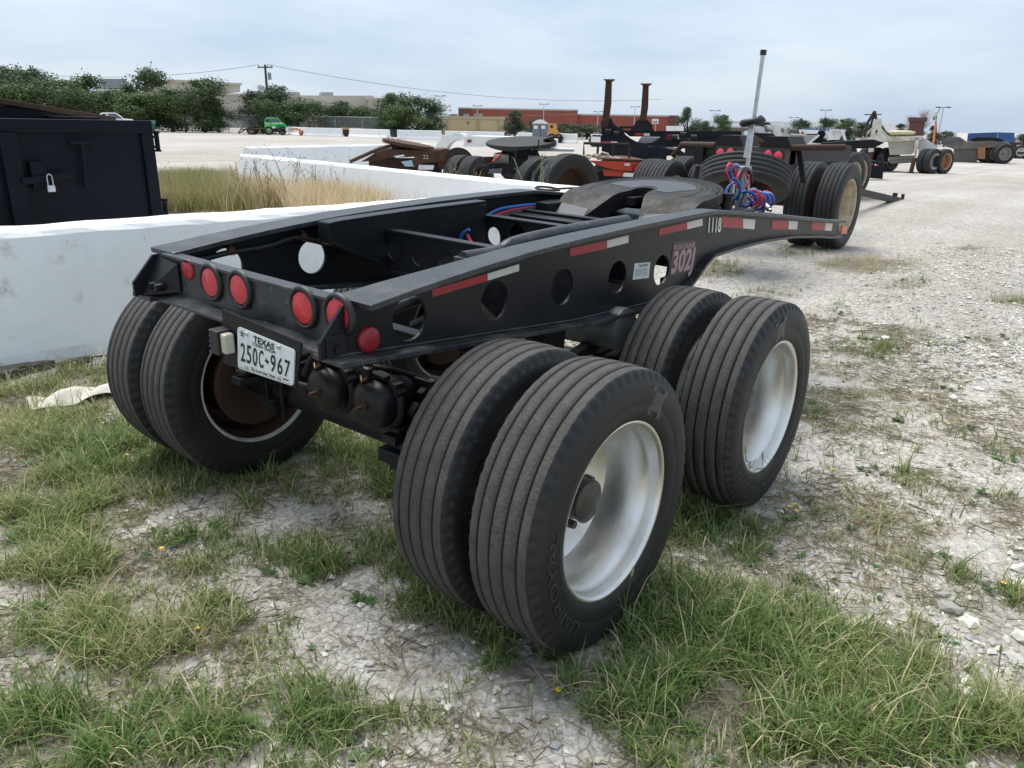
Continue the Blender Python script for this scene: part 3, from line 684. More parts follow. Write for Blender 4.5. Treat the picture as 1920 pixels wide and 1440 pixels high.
# rear cross member with its lamps
YB = -.525
rc = MB(); rc.box(-.50, .548, YB, YB+.012, .965, 1.105); rc.box(-.52, .50, YB-.008, YB+.05, 1.100, 1.113)
lip = [(-.55, YB), (.548, YB), (.548, YB-.058), (-.55, YB-.058)]
rc.add([Vector((x, y, .972 if y == YB else .955)) for x, y in lip]+[Vector((x, y, .960 if y == YB else .943)) for x, y in lip], [(0, 1, 2, 3), (7, 6, 5, 4), (0, 4, 5, 1), (1, 5, 6, 2), (2, 6, 7, 3), (3, 7, 4, 0)])
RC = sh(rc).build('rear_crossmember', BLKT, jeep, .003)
gs_ = MB(); gs_.box(-.55, -.40, YB-.004, YB+.004, .985, 1.10); gs_.add([Vector(p) for p in ((-.552, -.612, 1.01), (-.552, -.612, .955), (-.40, YB-.01, .985), (-.40, YB-.01, 1.09), (-.552, -.53, 1.10))], [(0, 1, 2, 3, 4)])
for x in (-.50, -.46): gs_.cyl((x, YB-.075, 1.0), (x, YB-.02, 1.0), .014, n=6, sm=False)
sh(gs_).build('corner_gusset', BLK, RC)
def lamp(px, py, r=.052):
    p = onY(px, py, YB-.03); z = p.z+.02*p.x; x = p.x
    g = MB(); MM = Matrix.Rotation(R(-90), 3, 'Z')
    g.lathe([(0, .069), (.012, .069), (.018, .064), (.018, .055), (.006, .0535)], 36, c=(x, YB, z), M=MM); go = sh(g).build('tail_lamp', HOSEK, RC)
    l_ = MB(); l_.lathe([(.004, r), (.013, r-.001), (.0155, r-.005), (.0140, r-.010), (.0175, r-.015), (.0160, r-.022), (.0190, r-.028), (.0178, r-.036), (.0200, .008), (.0200, 0)], 32, c=(x, YB, z), M=MM); sh(l_).build('lens', REDL, go)
for p in ((385, 531), (439, 545), (558, 579), (624, 594)): lamp(*p)
p = onY(354, 505, YB); rr_ = MB(); rr_.lathe([(0, .037), (.006, .037), (.008, .033), (.008, 0)], 28, c=(p.x, YB, p.z+.02*p.x), M=Matrix.Rotation(R(-90), 3, 'Z')); sh(rr_).build('round_reflector', REDT, RC)

# number plate, its bracket and lamp
QA, QB, QC, QD = (onY(*p_, -.592) for p_ in ((445, 612), (552, 657), (549, 724), (446, 690)))
ex = (QB-QA).normalized(); ez = Vector((0, 0, 1)); nout = Vector((0, -1, 0)); plw = (QB-QA).length; plh = (QA-QD).length
def plp(u, v, o=0.): return (QD*(1-u)+QC*u)*(1-v)+(QA*(1-u)+QB*u)*v+nout*o
def rrect(w, h, r, n=4):
    o = []
    for cx, cy, a in ((w-r, r, -90), (w-r, h-r, 0), (r, h-r, 90), (r, r, 180)):
        for i in range(n+1): t = R(a+90*i/n); o.append((cx+r*math.cos(t), cy+r*math.sin(t)))
    return o
br = MB(); br.prism([[(-.32, -.02), (1.03, -.06), (1.08, 1.25), (-.32, 1.22)]], lambda u, v, w: plp(u, v, w), -.012, -.006)
BR = br.build('plate_bracket', BLKM, jeep)
pl = MB(); pl.prism([[(x/plw, y/plh) for x, y in rrect(plw, plh, .012)]], lambda u, v, w: plp(u, v, w), -.005, 0); PL = pl.build('number_plate', mat('plate_white', (.72, .75, .75), .45, var=.06, vscale=25, dirt=(.4, .4, .38), damt=.5, dscale=18, dpos=(.55, .75)), BR)
lt = MB()
def plt(s, u0, v0, u1, v1, bold=0., sx=None):
    v, f, w = text_geo(s, 1., 1., bold); hh = max(p[1] for p in v); h0 = min(p[1] for p in v) if s[0].isupper() and s != 'The Lone Star State' else 0
    lt.add([plp(u0+(u1-u0)*x/w, v0+(v1-v0)*y/hh, .0016) for x, y in v], f)
plt('TEXAS', .30, .80, .67, .95, .03); plt('TOKEN TRAILER', .28, .70, .70, .78, .015); plt('The Lone Star State', .25, .065, .70, .135, .02)
for i, ch in enumerate('250C'): plt(ch, .065+i*.112, .215, .150+i*.112, .66, .012)
for i, ch in enumerate('967'): plt(ch, .61+i*.122, .215, .70+i*.122, .66, .012)
tx = [(.30, 1), (.48, 1), (.48, .72), (.62, .66), (.95, .60), (1, .35), (.95, .3), (.75, .12), (.68, -.08), (.5, .05), (.42, .24), (.28, .22), (.15, .38), (0, .52), (.30, .52)]
lt.add([plp(.50+.085*x, .37+.14*y, .0016) for x, y in tx], [tuple(range(len(tx)))])
st = []
for i in range(10): t = R(90+36*i); k = 1 if i % 2 == 0 else .40; st.append((.095+.050*k*math.cos(t), .875+.095*k*math.sin(t)))
sc_ = (.095, .875)
for i in range(10):
    if i % 2 == 0: lt.add([plp(*sc_, .0016), plp(*st[i], .0016), plp(*st[(i+1) % 10], .0016)], [(0, 1, 2)])
    else: lt.bar(plp(*st[i], .0015), plp(*st[(i+1) % 10], .0015), .0012, .0006, up=nout)
lt.add([plp(.03, .035, .0014), plp(.97, .035, .0014), plp(.97, .042, .0014), plp(.03, .042, .0014)], [(0, 1, 2, 3)])
lt.add([plp(.83, .10, .0014), plp(.93, .10, .0014), plp(.93, .135, .0014), plp(.83, .135, .0014)], [(0, 1, 2, 3)])
lt.build('plate_lettering', INK, PL)
for u, v in ((.18, .92), (.75, .92), (.18, .1), (.77, .1)):
    b_ = MB(); b_.cyl(plp(u, v, -.002), plp(u, v, .006), .0085, .007, n=12); b_.build('plate_bolt', GALV, PL)
pb = MB(); a = plp(-.09, .58, .02); Mx = Matrix((ex, nout, ez)).transposed()
def obox(mb, c, sx, sy, sz, mi=0): mb.box(-sx/2, sx/2, -sy/2, sy/2, -sz/2, sz/2, mi, Matrix.Translation(c) @ Mx.to_4x4()); return mb
obox(pb, plp(-.22, .58, .020), .050, .055, .085)
for k in range(5): obox(pb, plp(-.29, .34+.12*k, .022), .012, .056, .008)
PLm = pb.build('plate_lamp', HOSEK, BR, .006); pg = MB(); obox(pg, plp(-.095, .58, .018), .030, .040, .070); pg.build('lamp_glass', mat('lamp_cream', (.48, .46, .36), .3), PLm, .008)

# inner rails and cross members
for sx in (-1, 1):
    ir = MB(); prof = [(.13, 1.110), (.13, 1.188), (.20, 1.196), (1.14, 1.20), (1.14, .96), (.46, .96)] if sx < 0 else [(.13, 1.09), (.13, 1.11), (1.52, 1.13), (1.52, .80), (.46, .80)]
    xa = .405
    ir.prism([prof], lambda u, v, w: Vector((sx*w, u, v)), .352, .364)
    if sx > 0:
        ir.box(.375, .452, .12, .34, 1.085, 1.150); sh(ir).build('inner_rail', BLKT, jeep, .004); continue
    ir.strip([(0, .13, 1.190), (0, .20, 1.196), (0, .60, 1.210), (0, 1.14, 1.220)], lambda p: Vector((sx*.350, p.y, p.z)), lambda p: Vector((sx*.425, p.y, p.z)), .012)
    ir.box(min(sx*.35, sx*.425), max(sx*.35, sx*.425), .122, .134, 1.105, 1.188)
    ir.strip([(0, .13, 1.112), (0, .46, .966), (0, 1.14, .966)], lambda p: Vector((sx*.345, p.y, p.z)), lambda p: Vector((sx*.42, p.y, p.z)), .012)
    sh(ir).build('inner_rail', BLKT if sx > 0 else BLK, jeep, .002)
def xmember(y, z0, z1, holes, r=.045, lipd=.05, x0=-.352, x1=.352):
    m_ = MB(); m_.prism([[(x0, z0), (x1, z0), (x1, z1), (x0, z1)]]+[circle(x, z, r, 22) for x, z in holes], lambda u, v, w: Vector((u, w, v)), y, y+.010)
    m_.box(x0, x1, y-.006, y+lipd, z1-.002, z1+.010); m_.box(x0, x1, y-.03, y+.012, z0-.010, z0+.002)
    return sh(m_).build('crossmember', BLK, jeep, .002)
h3 = []
for p in ((738, 470), (785, 480), (834, 486)): q = onY(*p, .445); h3.append((q.x, q.z+.02*q.x))
xmember(.445, .955, 1.126, h3)
h4 = []
for p in ((927, 442), (968, 438)): q = onY(*p, 1.15); h4.append((q.x, q.z+.02*q.x))
xmember(1.15, .93, 1.135, h4, .05, .06, -.55, .55)
xmember(-.20, .88, .93, [], x0=-.55, x1=.55); xmember(1.62, .95, 1.12, [], x0=-.55, x1=.55); xmember(2.75, 1.00, 1.09, [], x0=-.55, x1=.55); xmember(4.04, .885, .975, [], x0=-.55, x1=.55)
dk = MB(); dk.box(-.55, .55, 1.66, 2.70, 1.085, 1.10); dk.box(-.50, -.40, 1.75, 2.6, 1.10, 1.165); dk.box(.40, .50, 1.75, 2.6, 1.10, 1.165); dk.box(-.55, .55, 1.50, 1.75, 1.10, 1.115); sh(dk).build('fifth_wheel_mount', BLK, jeep, .006)
nd = MB(); nd.box(-.55, .55, 2.78, 3.3, 1.02, 1.032); sh(nd).build('neck_deck', BLKM, jeep)
# long pipe seen over the right flange
pt = MB(); pt.tube(smooth_path([(.415, .13, 1.142), (.42, .32, 1.145), (.425, .43, 1.172), (.43, .8, 1.188), (.43, 1.25, 1.192)]), .030, 12); sh(pt).build('flange_pipe', BLKT, jeep)
# wiring loom on the left beam
lm = MB(); pth = [onX(x, y, -.53) for x, y in ((372, 486), (395, 482), (432, 473), (500, 462), (545, 447), (566, 447), (600, 454), (640, 466))]; lm.tube(smooth_path(pth), .012, 8); lm.build('wiring_loom', HOSEK, jeep)
for x, y in ((431, 471), (567, 445)):
    k_ = MB(); a = onX(x, y, -.54); k_.cyl(a+Vector((-.01, 0, .03)), a+Vector((.012, 0, .022)), .008, n=8); k_.box(a.x-.004, a.x+.02, a.y-.012, a.y+.012, a.z-.014, a.z+.018); k_.build('loom_clip', RUST, jeep)
for pts, mt in ((((908, 408), (935, 393), (975, 386), (1010, 383)), HOSEB), (((912, 410), (945, 398), (980, 390), (1010, 386)), HOSER), (((1005, 384), (1040, 380), (1075, 379)), HOSEK), (((905, 418), (950, 404), (1000, 392)), HOSEK)):
    h_ = MB(); h_.tube(smooth_path([onX(x, y, -.50) for x, y in pts]), .010 if mt is not HOSEK else .020, 8); h_.build('air_hose', mt, jeep)
for pts, mt in ((((864, 450), (868, 438), (880, 430)), HOSEB), (((876, 440), (882, 452), (890, 460)), HOSER)):
    h_ = MB(); h_.tube(smooth_path([onY(x, y, .80) for x, y in pts]), .008, 8); h_.build('air_hose', mt, jeep)
# diagonal pipe seen through the rear hole of the right beam
dp_ = MB(); dp_.tube([(.30, -.36, .94), (.44, -.15, 1.03), (.48, .05, 1.06)], .022, 10); dp_.build('brake_pipe', BLKT, jeep)

# fifth wheel
fw = MB(); FC = Vector((0, 2.15, 1.24)); ft = .13; RF_ = .46
def fwp(x, y, dz=0.):
    d = 0.
    if y < -.16: d = -.50*(abs(y)-.16)          # ramps fall away to the back
    e = math.hypot(x, max(y, 0)); d -= .012*max(0, (e-.40)/.06)**2 if e > .40 else 0
    return Vector((x, FC.y+y*math.cos(ft)-dz*math.sin(ft), FC.z+y*math.sin(ft)+d+dz*math.cos(ft)))
YS = [-.45, -.42, -.38, -.34, -.30, -.26, -.22, -.18, -.14, -.10, -.06, -.03, 0., .02, .035, .046, .052, .08, .12, .17, .22, .27, .32, .36, .39, .41, .4225]
def fw_out(y): return .46*math.sqrt(max(0, 1-(y/.423)**2)) if y > 0 else float(np.interp(-y, [0, .1, .22, .34, .42, .45], [.46, .455, .44, .40, .355, .30]))
def fw_in(y): return float(np.interp(y, [-.45, -.42, -.33, -.16, -.06, 0, .02, .035, .046, .052], [.235, .205, .165, .092, .062, .060, .056, .045, .027, 0]))
for sx in (-1, 1):
    U = 8; top = []; bot = []
    for y in YS:
        a_, b_ = fw_in(y), fw_out(y)
        for k in range(U+1):
            x = sx*(a_+(b_-a_)*k/U); top.append(fwp(x, y, .018)); bot.append(fwp(x, y, -.034))
    n1 = U+1; NR = len(YS); q1 = [(r_*n1+k, r_*n1+k+1, (r_+1)*n1+k+1, (r_+1)*n1+k) for r_ in range(NR-1) for k in range(U)]
    o = len(top); fw.add(top, q1, 0); fw.add(bot, q1, 1)
    edge = [(r_*n1+U) for r_ in range(NR)]; fw.add([top[i_] for i_ in edge]+[bot[i_] for i_ in edge], [(i_, i_+1, i_+1+NR, i_+NR) for i_ in range(NR-1)], 0)
    kk = [r_ for r_, y in enumerate(YS) if y <= .052]; m1 = len(kk); fw.add([top[r_*n1] for r_ in kk]+[bot[r_*n1]-Vector((0, 0, .045)) for r_ in kk], [(i_, i_+1, i_+1+m1, i_+m1) for i_ in range(m1-1)], 1)
    fw.add(top[:n1]+bot[:n1], [(k, k+1, k+1+n1, k+n1) for k in range(U)], 0)
FWo = fw.build('fifth_wheel_plate', [GRS, BLKM], jeep)
# worn raised pads and lubrication grooves on top
def disc_pad(name, poly, mt, z=.0205):
    m_ = MB(); N = len(poly); cx = sum(p[0] for p in poly)/N; cy = sum(p[1] for p in poly)/N
    m_.add([fwp(x, y, z) for x, y in poly]+[fwp(x, y, z-.006) for x, y in poly], [tuple(range(N))]+[(i, (i+1) % N, (i+1) % N+N, i+N) for i in range(N)]); return m_.build(name, mt, FWo)
inn = [(.30*math.cos(t), .02+.25*math.sin(t)) for t in [math.pi*.08+math.pi*.84*i/20 for i in range(21)]]+[(-.25, .06), (-.16, .03), (-.09, .0), (-.065, .045)]+[(.065*math.cos(math.pi-math.pi*i/6), .02+.065*math.sin(math.pi-math.pi*i/6)) for i in range(1, 6)]+[(.065, .045), (.09, -.02), (.17, -.05)]
disc_pad('worn_bearing_face', inn, GRS2)
for sx in (-1, 1):
    disc_pad('ramp_face', [(sx*x, y) for x, y in ((.19, -.30), (.40, -.27), (.375, -.36), (.335, -.43), (.205, -.44), (.18, -.36))], GRS2, .0200)
gr_ = MB()
for rad, a0, a1 in ((.425, 8, 172), (.395, 12, 168), (.362, 18, 84), (.362, 96, 162), (.33, 150, 205), (.33, -25, 30)):
    for i in range(30):
        t0 = R(a0+(a1-a0)*i/30); t1 = R(a0+(a1-a0)*(i+1)/30)
        gr_.add([fwp(rad*math.cos(t0), rad*.92*math.sin(t0), .0195), fwp((rad+.013)*math.cos(t0), (rad+.013)*.92*math.sin(t0), .0195), fwp((rad+.013)*math.cos(t1), (rad+.013)*.92*math.sin(t1), .0195), fwp(rad*math.cos(t1), rad*.92*math.sin(t1), .0195)], [(0, 1, 2, 3)])
gr_.build('grease_groove', mat('grease', (.006, .006, .006), .5, spec=.2), FWo)
sk = MB()      # skirt under the plate, locking jaw, bracket feet
for sx in (-1, 1):
    sk.prism([[(-.26, -.03), (.30, -.03), (.24, -.13), (-.10, -.15), (-.22, -.09)]], lambda u, v, w: fwp(sx*w, u, v), .33, .36)
    sk.box(min(sx*.30, sx*.44), max(sx*.30, sx*.44), 2.02, 2.24, 1.10, 1.215)
    sk.prism([[(-.42, -.02), (.12, -.02), (.12, -.09), (-.2, -.085)]], lambda u, v, w: fwp(sx*(.10+w+.22*max(0, -u)), u, v), 0, .012)
sk.box(-.10, -.01, 2.06, 2.18, 1.165, 1.215); sk.box(.03, .10, 2.12, 2.20, 1.17, 1.215); sk.box(-.28, .28, 2.25, 2.32, 1.13, 1.20)
sk.build('lock_jaw', BLKM, FWo, .004)
hd = MB(); hd.tube(smooth_path([fwp(-.45, .03, .0)]+[dep(x, y, d) for x, y, d in ((1065, 353, 5.05), (1045, 354, 5.1), (1030, 351, 5.1), (1010, 350, 5.1), (1005, 353, 5.08), (1020, 356, 5.05), (1050, 357, 5.02))]), .007, 8); hd.build('release_handle', RUSTD, FWo)
cap_ = MB(); a = Vector((.44, 2.33, 1.235)); cap_.cyl(a, a+Vector((0, 0, .02)), .045, n=16); cap_.cyl(a+Vector((0, 0, -.12)), a, .03, n=12); cap_.build('grease_cap', GRS, FWo)

# axles, brakes, suspension
W2 = 1.256; SD = .321; ZA = .459
for y in (-.05, 1.21):
    ax = MB(); ax.cyl((-.95, y, ZA), (.95, y, ZA), .062, n=20); ax.build('axle', BLKM, jeep)
    for sx in (-1, 1):
        su = MB(); su.box(sx*.47-.05, sx*.47+.05, y-.12, y+.12, .40, .43); su.box(sx*.47-.045, sx*.47+.045, y-.09, y+.09, .52, .56); su.bar((sx*.47, y-.26, .57), (sx*.47, y, .545), .07, .03); su.bar((sx*.47, y, .545), (sx*.47, y+.50, .60), .07, .03)
        su.bar((sx*.47, y-.24, .60), (sx*.47, y+.46, .63), .065, .018)
        for dy in (-.08, .08):
            for dx in (-.055, .055): su.cyl((sx*.47+dx, y+dy, .36), (sx*.47+dx, y+dy, .60), .010, n=8)
        su.build('leaf_spring', BLKM, jeep, .003)
    for sx in (-1, 1):
        hg = MB()
        for yy in ((y+.63,) if y < 0 else (y+.52,)): hg.prism([[(yy-.09, .86), (yy+.09, .86), (yy+.05, .56), (yy-.05, .56)]], lambda u, v, w: Vector((sx*w, u, v)), .42, .52)
        hg.build('spring_hanger', BLKM, jeep, .004)
for sx in (-1, 1): rt = MB(); rt.bar((sx*.47, .1, .5), (sx*.47, 1.0, .66), .05, .05); rt.build('torque_rod', BLKM, jeep)
stp = MB(); stp.box(.40, .66, -.30, -.20, .47, .52); stp.box(.42, .66, -.27, -.17, .52, .56); stp.box(.40, .64, -.25, -.12, .42, .47); stp.build('spring_seat', BLK, jeep, .004)
tk = MB(); tk.cyl((-.30, .98, .74), (.62, .98, .74), .10, n=28); tk.build('air_tank', mat('tank_grey', (.18, .19, .18), .45, .3, dirt=(.08, .07, .06), damt=.6), jeep)
tk2 = MB(); tk2.prism([[(.30, .52), (.45, .60), (.75, .60), (.88, .54), (.80, .50), (.40, .48)]], lambda u, v, w: Vector((w, u, v)), .34, .60); tk2.build('equaliser', BLKM, jeep, .006)
for i, (px, py) in enumerate(((595, 736), (683, 763))):
    cP = onY(px, py, -.36); bc = MB(); MM = Matrix.Rotation(R(-90), 3, 'Z'); c0 = (cP.x, -.36, cP.z)
    bc.lathe([(.0, .0), (.0, .045), (-.006, .066), (-.020, .082), (-.050, .088), (-.075, .089)], 36, c=c0, M=MM)
    bc.lathe([(-.070, .089), (-.070, .099), (-.098, .099), (-.098, .090), (-.16, .085), (-.20, .07), (-.21, .0)], 36, c=c0, M=MM)
    B = bc.build('brake_chamber', mat('chamber_black', (.008, .008, .009), .42, spec=.35), jeep)
    nb_ = MB(); nb_.cyl((cP.x, -.395, cP.z), (cP.x, -.355, cP.z), .008, n=6, sm=False); nb_.cyl((cP.x, -.366, cP.z), (cP.x, -.352, cP.z), .016, n=14); nb_.build('release_bolt', RUSTD, B)
    cl = MB(); cl.tube([(cP.x+.097*math.cos(t), -.275, cP.z+.097*math.sin(t)) for t in [2*math.pi*k/30 for k in range(31)]], .012, 6)
    cl.bar((cP.x+.05, -.28, cP.z+.085), (cP.x+.10, -.28, cP.z+.045), .035, .03); cl.box(cP.x+.072, cP.x+.095, -.30, -.26, cP.z+.04, cP.z+.085); cl.bar((cP.x-.03, -.295, cP.z+.10), (cP.x+.05, -.295, cP.z+.098), .03, .014); cl.build('clamp_band', BLKM, B, .003)
    hs = MB(); a = Vector((cP.x-.015, -.32, cP.z+.095)); b2 = onY(635, 655, -.45) if i == 0 else onY(655, 675, -.42); hs.tube(smooth_path([a+Vector((0, 0, .05)), a+(b2-a)*.6+Vector((0, 0, .03)), b2+Vector((0, .05, .02))]), .016, 10); hs.build('brake_hose', HOSEK, B)
    ft_ = MB(); ft_.cyl(a+Vector((-.012, 0, -.02)), a+Vector((-.005, 0, .04)), .016, n=8); ft_.build('hose_elbow', BLKM, B)
    f2 = MB(); d_ = (b2-a).normalized(); f2.cyl(a+Vector((-.004, 0, .040)), a+Vector((.004, 0, .060)), .017, n=6, sm=False); f2.build('hose_nut', RUST, B); f3 = MB(); f3.cyl(a+Vector((-.006, 0, .032)), a+Vector((-.004, 0, .041)), .0165, n=12); f3.build('hose_collar', GALV, B)
    f4 = MB(); f4.tube([a+Vector((-.03, -.012, .0)), a+Vector((-.012, -.024, -.016)), a+Vector((.012, -.018, .004))], .005, 6); f4.build('brass_fitting', BRASS, B)
    bk = MB(); bk.box(cP.x-.09, cP.x+.13, -.17, -.155, cP.z-.11, cP.z+.07); bk.bar((cP.x+.10, -.165, cP.z+.05), (cP.x+.10, -.05, ZA+.05), .03, .08); bk.bar((cP.x-.03, -.165, cP.z-.08), (cP.x-.03, -.05, ZA+.03), .05, .05); bk.build('chamber_bracket', BLKM, B, .003)
sl = MB(); sl.tube(smooth_path([(.0, -.30, .70), (.10, -.28, .82), (.18, -.1, .78)]), .012, 8); sl.tube(smooth_path([(.30, -.28, .80), (.42, -.2, .78), (.5, -.05, .70)]), .010, 8); sl.cyl((.23, -.25, .80), (.23, -.25, .86), .022, n=12); sl.tube(smooth_path([(-.5, -.2, .75), (-.2, -.3, .66), (.05, -.24, .63)]), .014, 8); sl.build('brake_line', BLKM, jeep)
cs = MB(); cs.cyl((-.62, -.13, .56), (-.12, -.13, .56), .02, n=10); cs.cyl((.1, -.13, .56), (.62, -.13, .56), .02, n=10); cs.bar((.52, -.13, .56), (.52, -.24, .68), .03, .05); cs.bar((-.15, -.15, .56), (-.15, -.24, .66), .03, .05); cs.build('brake_camshaft', BLKM, jeep, .003)

# eight wheels
TXT_O = [('UNIROYAL', .056, 200, .0), ('H', .05, 62, .03), ('RS20', .035, 20, .0), ('TUBELESS RADIAL', .020, 290, .0)]
TXT_I = [('255/70 R 22.5', .050, 190, .0), ('REGROOVABLE', .02, 100, 0)]
outA = W2-.1275
for yi, y in enumerate((-.05, 1.21)):
    wheel(jeep, (outA, y, ZA), False, RIM_A, TXT_O, hub=True, rot=R(0 if yi == 0 else 37))
    wheel(jeep, (-outA, y, ZA), True, RIM_A, None, hub=True, rot=R(20))
    wi = wheel(jeep, (outA-SD, y, ZA), True, RIM_S if yi == 0 else RIM_W, None, rot=R(11))
    # lettering faces outwards on the inner tyre too
    for (s, size, a0, bold) in TXT_I:
        lo = arc_text(MB(), s, size, .352, R(a0 if yi == 0 else a0+25), TP, bold=bold).build('sidewall_lettering', LETTER, wi); lo.rotation_euler = (R(-11), 0, 0); lo.matrix_parent_inverse = Matrix.Rotation(math.pi, 4, 'Z')
    wheel(jeep, (-outA+SD, y, ZA), False, RIM_S, None, drum=True, rot=R(50))
# sticker and balance weight on rims
for y, a0 in ((-.05, 137), (1.21, 150)):
    bw = MB()
    for i in range(5):
        t0 = R(a0+i*2.2); t1 = R(a0+(i+1)*2.2); x = outA+.114
        bw.add([(x, y+r_*math.cos(t), ZA+r_*math.sin(t)) for r_ in (.303, .318) for t in (t0, t1)], [(0, 1, 3, 2)])
    bw.build('balance_sticker', WPAINT, jeep)

# hose tender pole with coiled air lines
PBt, PTp = dep(1388, 372, 5.15), dep(1431, 100, 5.05)
PBt = Vector((.27, 2.95, 1.05)); PTp = onX(1431, 100, .30)
po = MB(); po.cyl(PBt, PTp, .0125, n=14); PO = po.build('hose_pole', GALV, jeep)
t_ = MB(); d_ = (PTp-PBt).normalized(); t_.cyl(PTp-d_*.01, PTp+d_*.02, .019, n=14); t_.build('pole_cap', HOSEK, PO)
q_ = onX(1411, 229, .285); t_ = MB(); t_.lathe([(-.016, .03), (-.02, .07), (0, .082), (.02, .07), (.016, .03)], 28, c=q_, M=Matrix.Rotation(R(80), 3, 'Y')); t_.build('rubber_ring', HOSEK, PO)
t_ = MB(); b0 = onX(1399, 296, .28); t_.bar(b0, q_, .034, .016); t_.build('perforated_strap', GALV, PO)
t_ = MB(); t_.bar((.27, 2.95, 1.05), onX(1397, 312, .275), .075, .05); t_.build('pole_socket', mat('socket_grey', (.36, .39, .38), .5, dirt=(.1, .08, .06), damt=.5), PO, .004)
t_ = MB(); t_.box(.10, .46, 2.86, 3.06, 1.045, 1.075); t_.cyl((.20, 2.9, 1.07), (.20, 2.9, 1.17), .03, n=12); t_.build('pole_foot', BLKM, PO, .004)
def coil(a, b, r, turns, rad, mt, name='coiled_hose', ph=0, squash=1.):
    a = Vector(a); b = Vector(b); d = (b-a).normalized(); e = d.orthogonal().normalized(); g = d.cross(e); pts = []
    n = int(turns*18)
    for i in range(n+1):
        t = i/n; an = ph+2*math.pi*turns*t; k = r*(1+.12*math.sin(an*.37+ph)); pts.append(a+(b-a)*t+(e*math.cos(an)+g*math.sin(an)*squash)*k+Vector((0, 0, -.03*math.sin(math.pi*t))))
    m_ = MB(); m_.tube(pts, rad, 8); return m_.build(name, mt, PO)
def hp(x, y, X=.30): return onX(x, y, X)
coil(hp(1405, 368), hp(1442, 370), .050, 4.6, .0088, HOSER, ph=.4); coil(hp(1407, 364, .27), hp(1444, 373, .33), .054, 4.3, .0088, HOSEB, ph=2.1)
coil(hp(1395, 372, .33), hp(1410, 352, .33), .050, 1.6, .0088, HOSEB, ph=1); coil(hp(1378, 352, .30), hp(1372, 350, .36), .048, 1.15, .0088, HOSEB, ph=3.)
for pts, mt, rd in ((((1368, 340), (1362, 325), (1366, 309), (1371, 308), (1378, 322), (1380, 342), (1385, 352)), HOSER, .0088), (((1372, 336), (1370, 318), (1376, 310), (1384, 312)), HOSEB, .0088), (((1378, 350), (1384, 330), (1392, 320), (1404, 336), (1400, 352)), HOSER, .0088),
                    (((1384, 345), (1388, 325), (1398, 317), (1406, 325), (1408, 342)), HOSEK, .016), (((1383, 396), (1390, 372), (1398, 355)), HOSEK, .014), (((1402, 400), (1414, 390), (1420, 378)), HOSEK, .018), (((1376, 308), (1384, 309), (1388, 320), (1380, 345)), GALV, .005), (((1398, 312), (1396, 330), (1400, 345)), GALV, .005)):
    h_ = MB(); h_.tube(smooth_path([hp(x, y, .31) for x, y in pts]), rd, 8); h_.build('air_line', mt, PO)
gl = MB(); a = hp(1436, 385, .34); gl.cyl(a, a+Vector((.03, -.02, -.02)), .02, n=12); gl.cyl(a+Vector((.03, -.02, -.02)), a+Vector((.05, -.03, -.03)), .012, n=10); gl.tube([a, a+Vector((-.03, .02, -.04)), a+Vector((-.08, .05, -.06))], .006, 6); gl.build('glad_hand', GALV, PO)
t_ = MB(); t_.cyl(hp(1372, 372, .30), hp(1375, 345, .30), .012, n=10); t_.tube([hp(1372+.6*math.sin(i*1.9), 345-i*.9, .30) for i in range(22)], .006, 6); t_.build('tender_spring', GALV, PO)

# ================================================================== BARRIERS
def barrier_mesh(L_, wb=.61, wt=.24, h=.86, skirt=.0, nseg=40, wob=.006, jersey=True):
    # cross-section stood on the ground, run along Y, with softly uneven cast faces
    sec = [(-wb/2, 0), (-wb/2, .08), (-wb/2+.15, .30), (-wt/2-.01, h-.03), (-wt/2+.02, h), (wt/2-.02, h), (wt/2+.01, h-.03), (wb/2-.15, .30), (wb/2, .08), (wb/2, 0)] if jersey else \
          [(-wb/2, 0), (-wb/2+.01, .10), (-wt/2-.012, h-.04), (-wt/2+.02, h), (wt/2-.02, h), (wt/2+.012, h-.04), (wb/2-.01, .10), (wb/2, 0)]
    mb = MB(); K = len(sec); v = []
    for i in range(nseg+1):
        y = L_*i/nseg
        for x, z in sec: v.append((x+random.uniform(-wob, wob), y, z+(random.uniform(-wob, wob) if z > .5 else 0)))
    fs = [(i*K+k, i*K+k+1, (i+1)*K+k+1, (i+1)*K+k) for i in range(nseg) for k in range(K-1)]
    fs += [tuple(range(K)), tuple(nseg*K+k for k in reversed(range(K)))]
    mb.add(v, fs); return mb
def put_barrier(a, b, label, wb, wt, h, group='white concrete barriers', jersey=False, nseg=40, wob=.006, z=0.):
    a = Vector((a[0], a[1], 0)); b = Vector((b[0], b[1], 0)); L_ = (b-a).length; me = barrier_mesh(L_, wb, wt, h, nseg=nseg, jersey=jersey, wob=wob).mesh('concrete_barrier', CONC)
    o = link('concrete_barrier', me, None, .012 if nseg > 10 else 0); o.location = (a.x, a.y, z); o.rotation_euler.z = math.atan2(-(b-a).x, (b-a).y); tag(o, label, 'barrier', group); return o
def midline(near_base, wb): return near_base
# near barrier: foot of its visible face runs past the trailer's left tyres
put_barrier((-3.99, -4.2), (-3.0, 5.75), 'long white painted concrete barrier beside the left tyres of the black dolly', .68, .36, .88, nseg=70, z=.0)
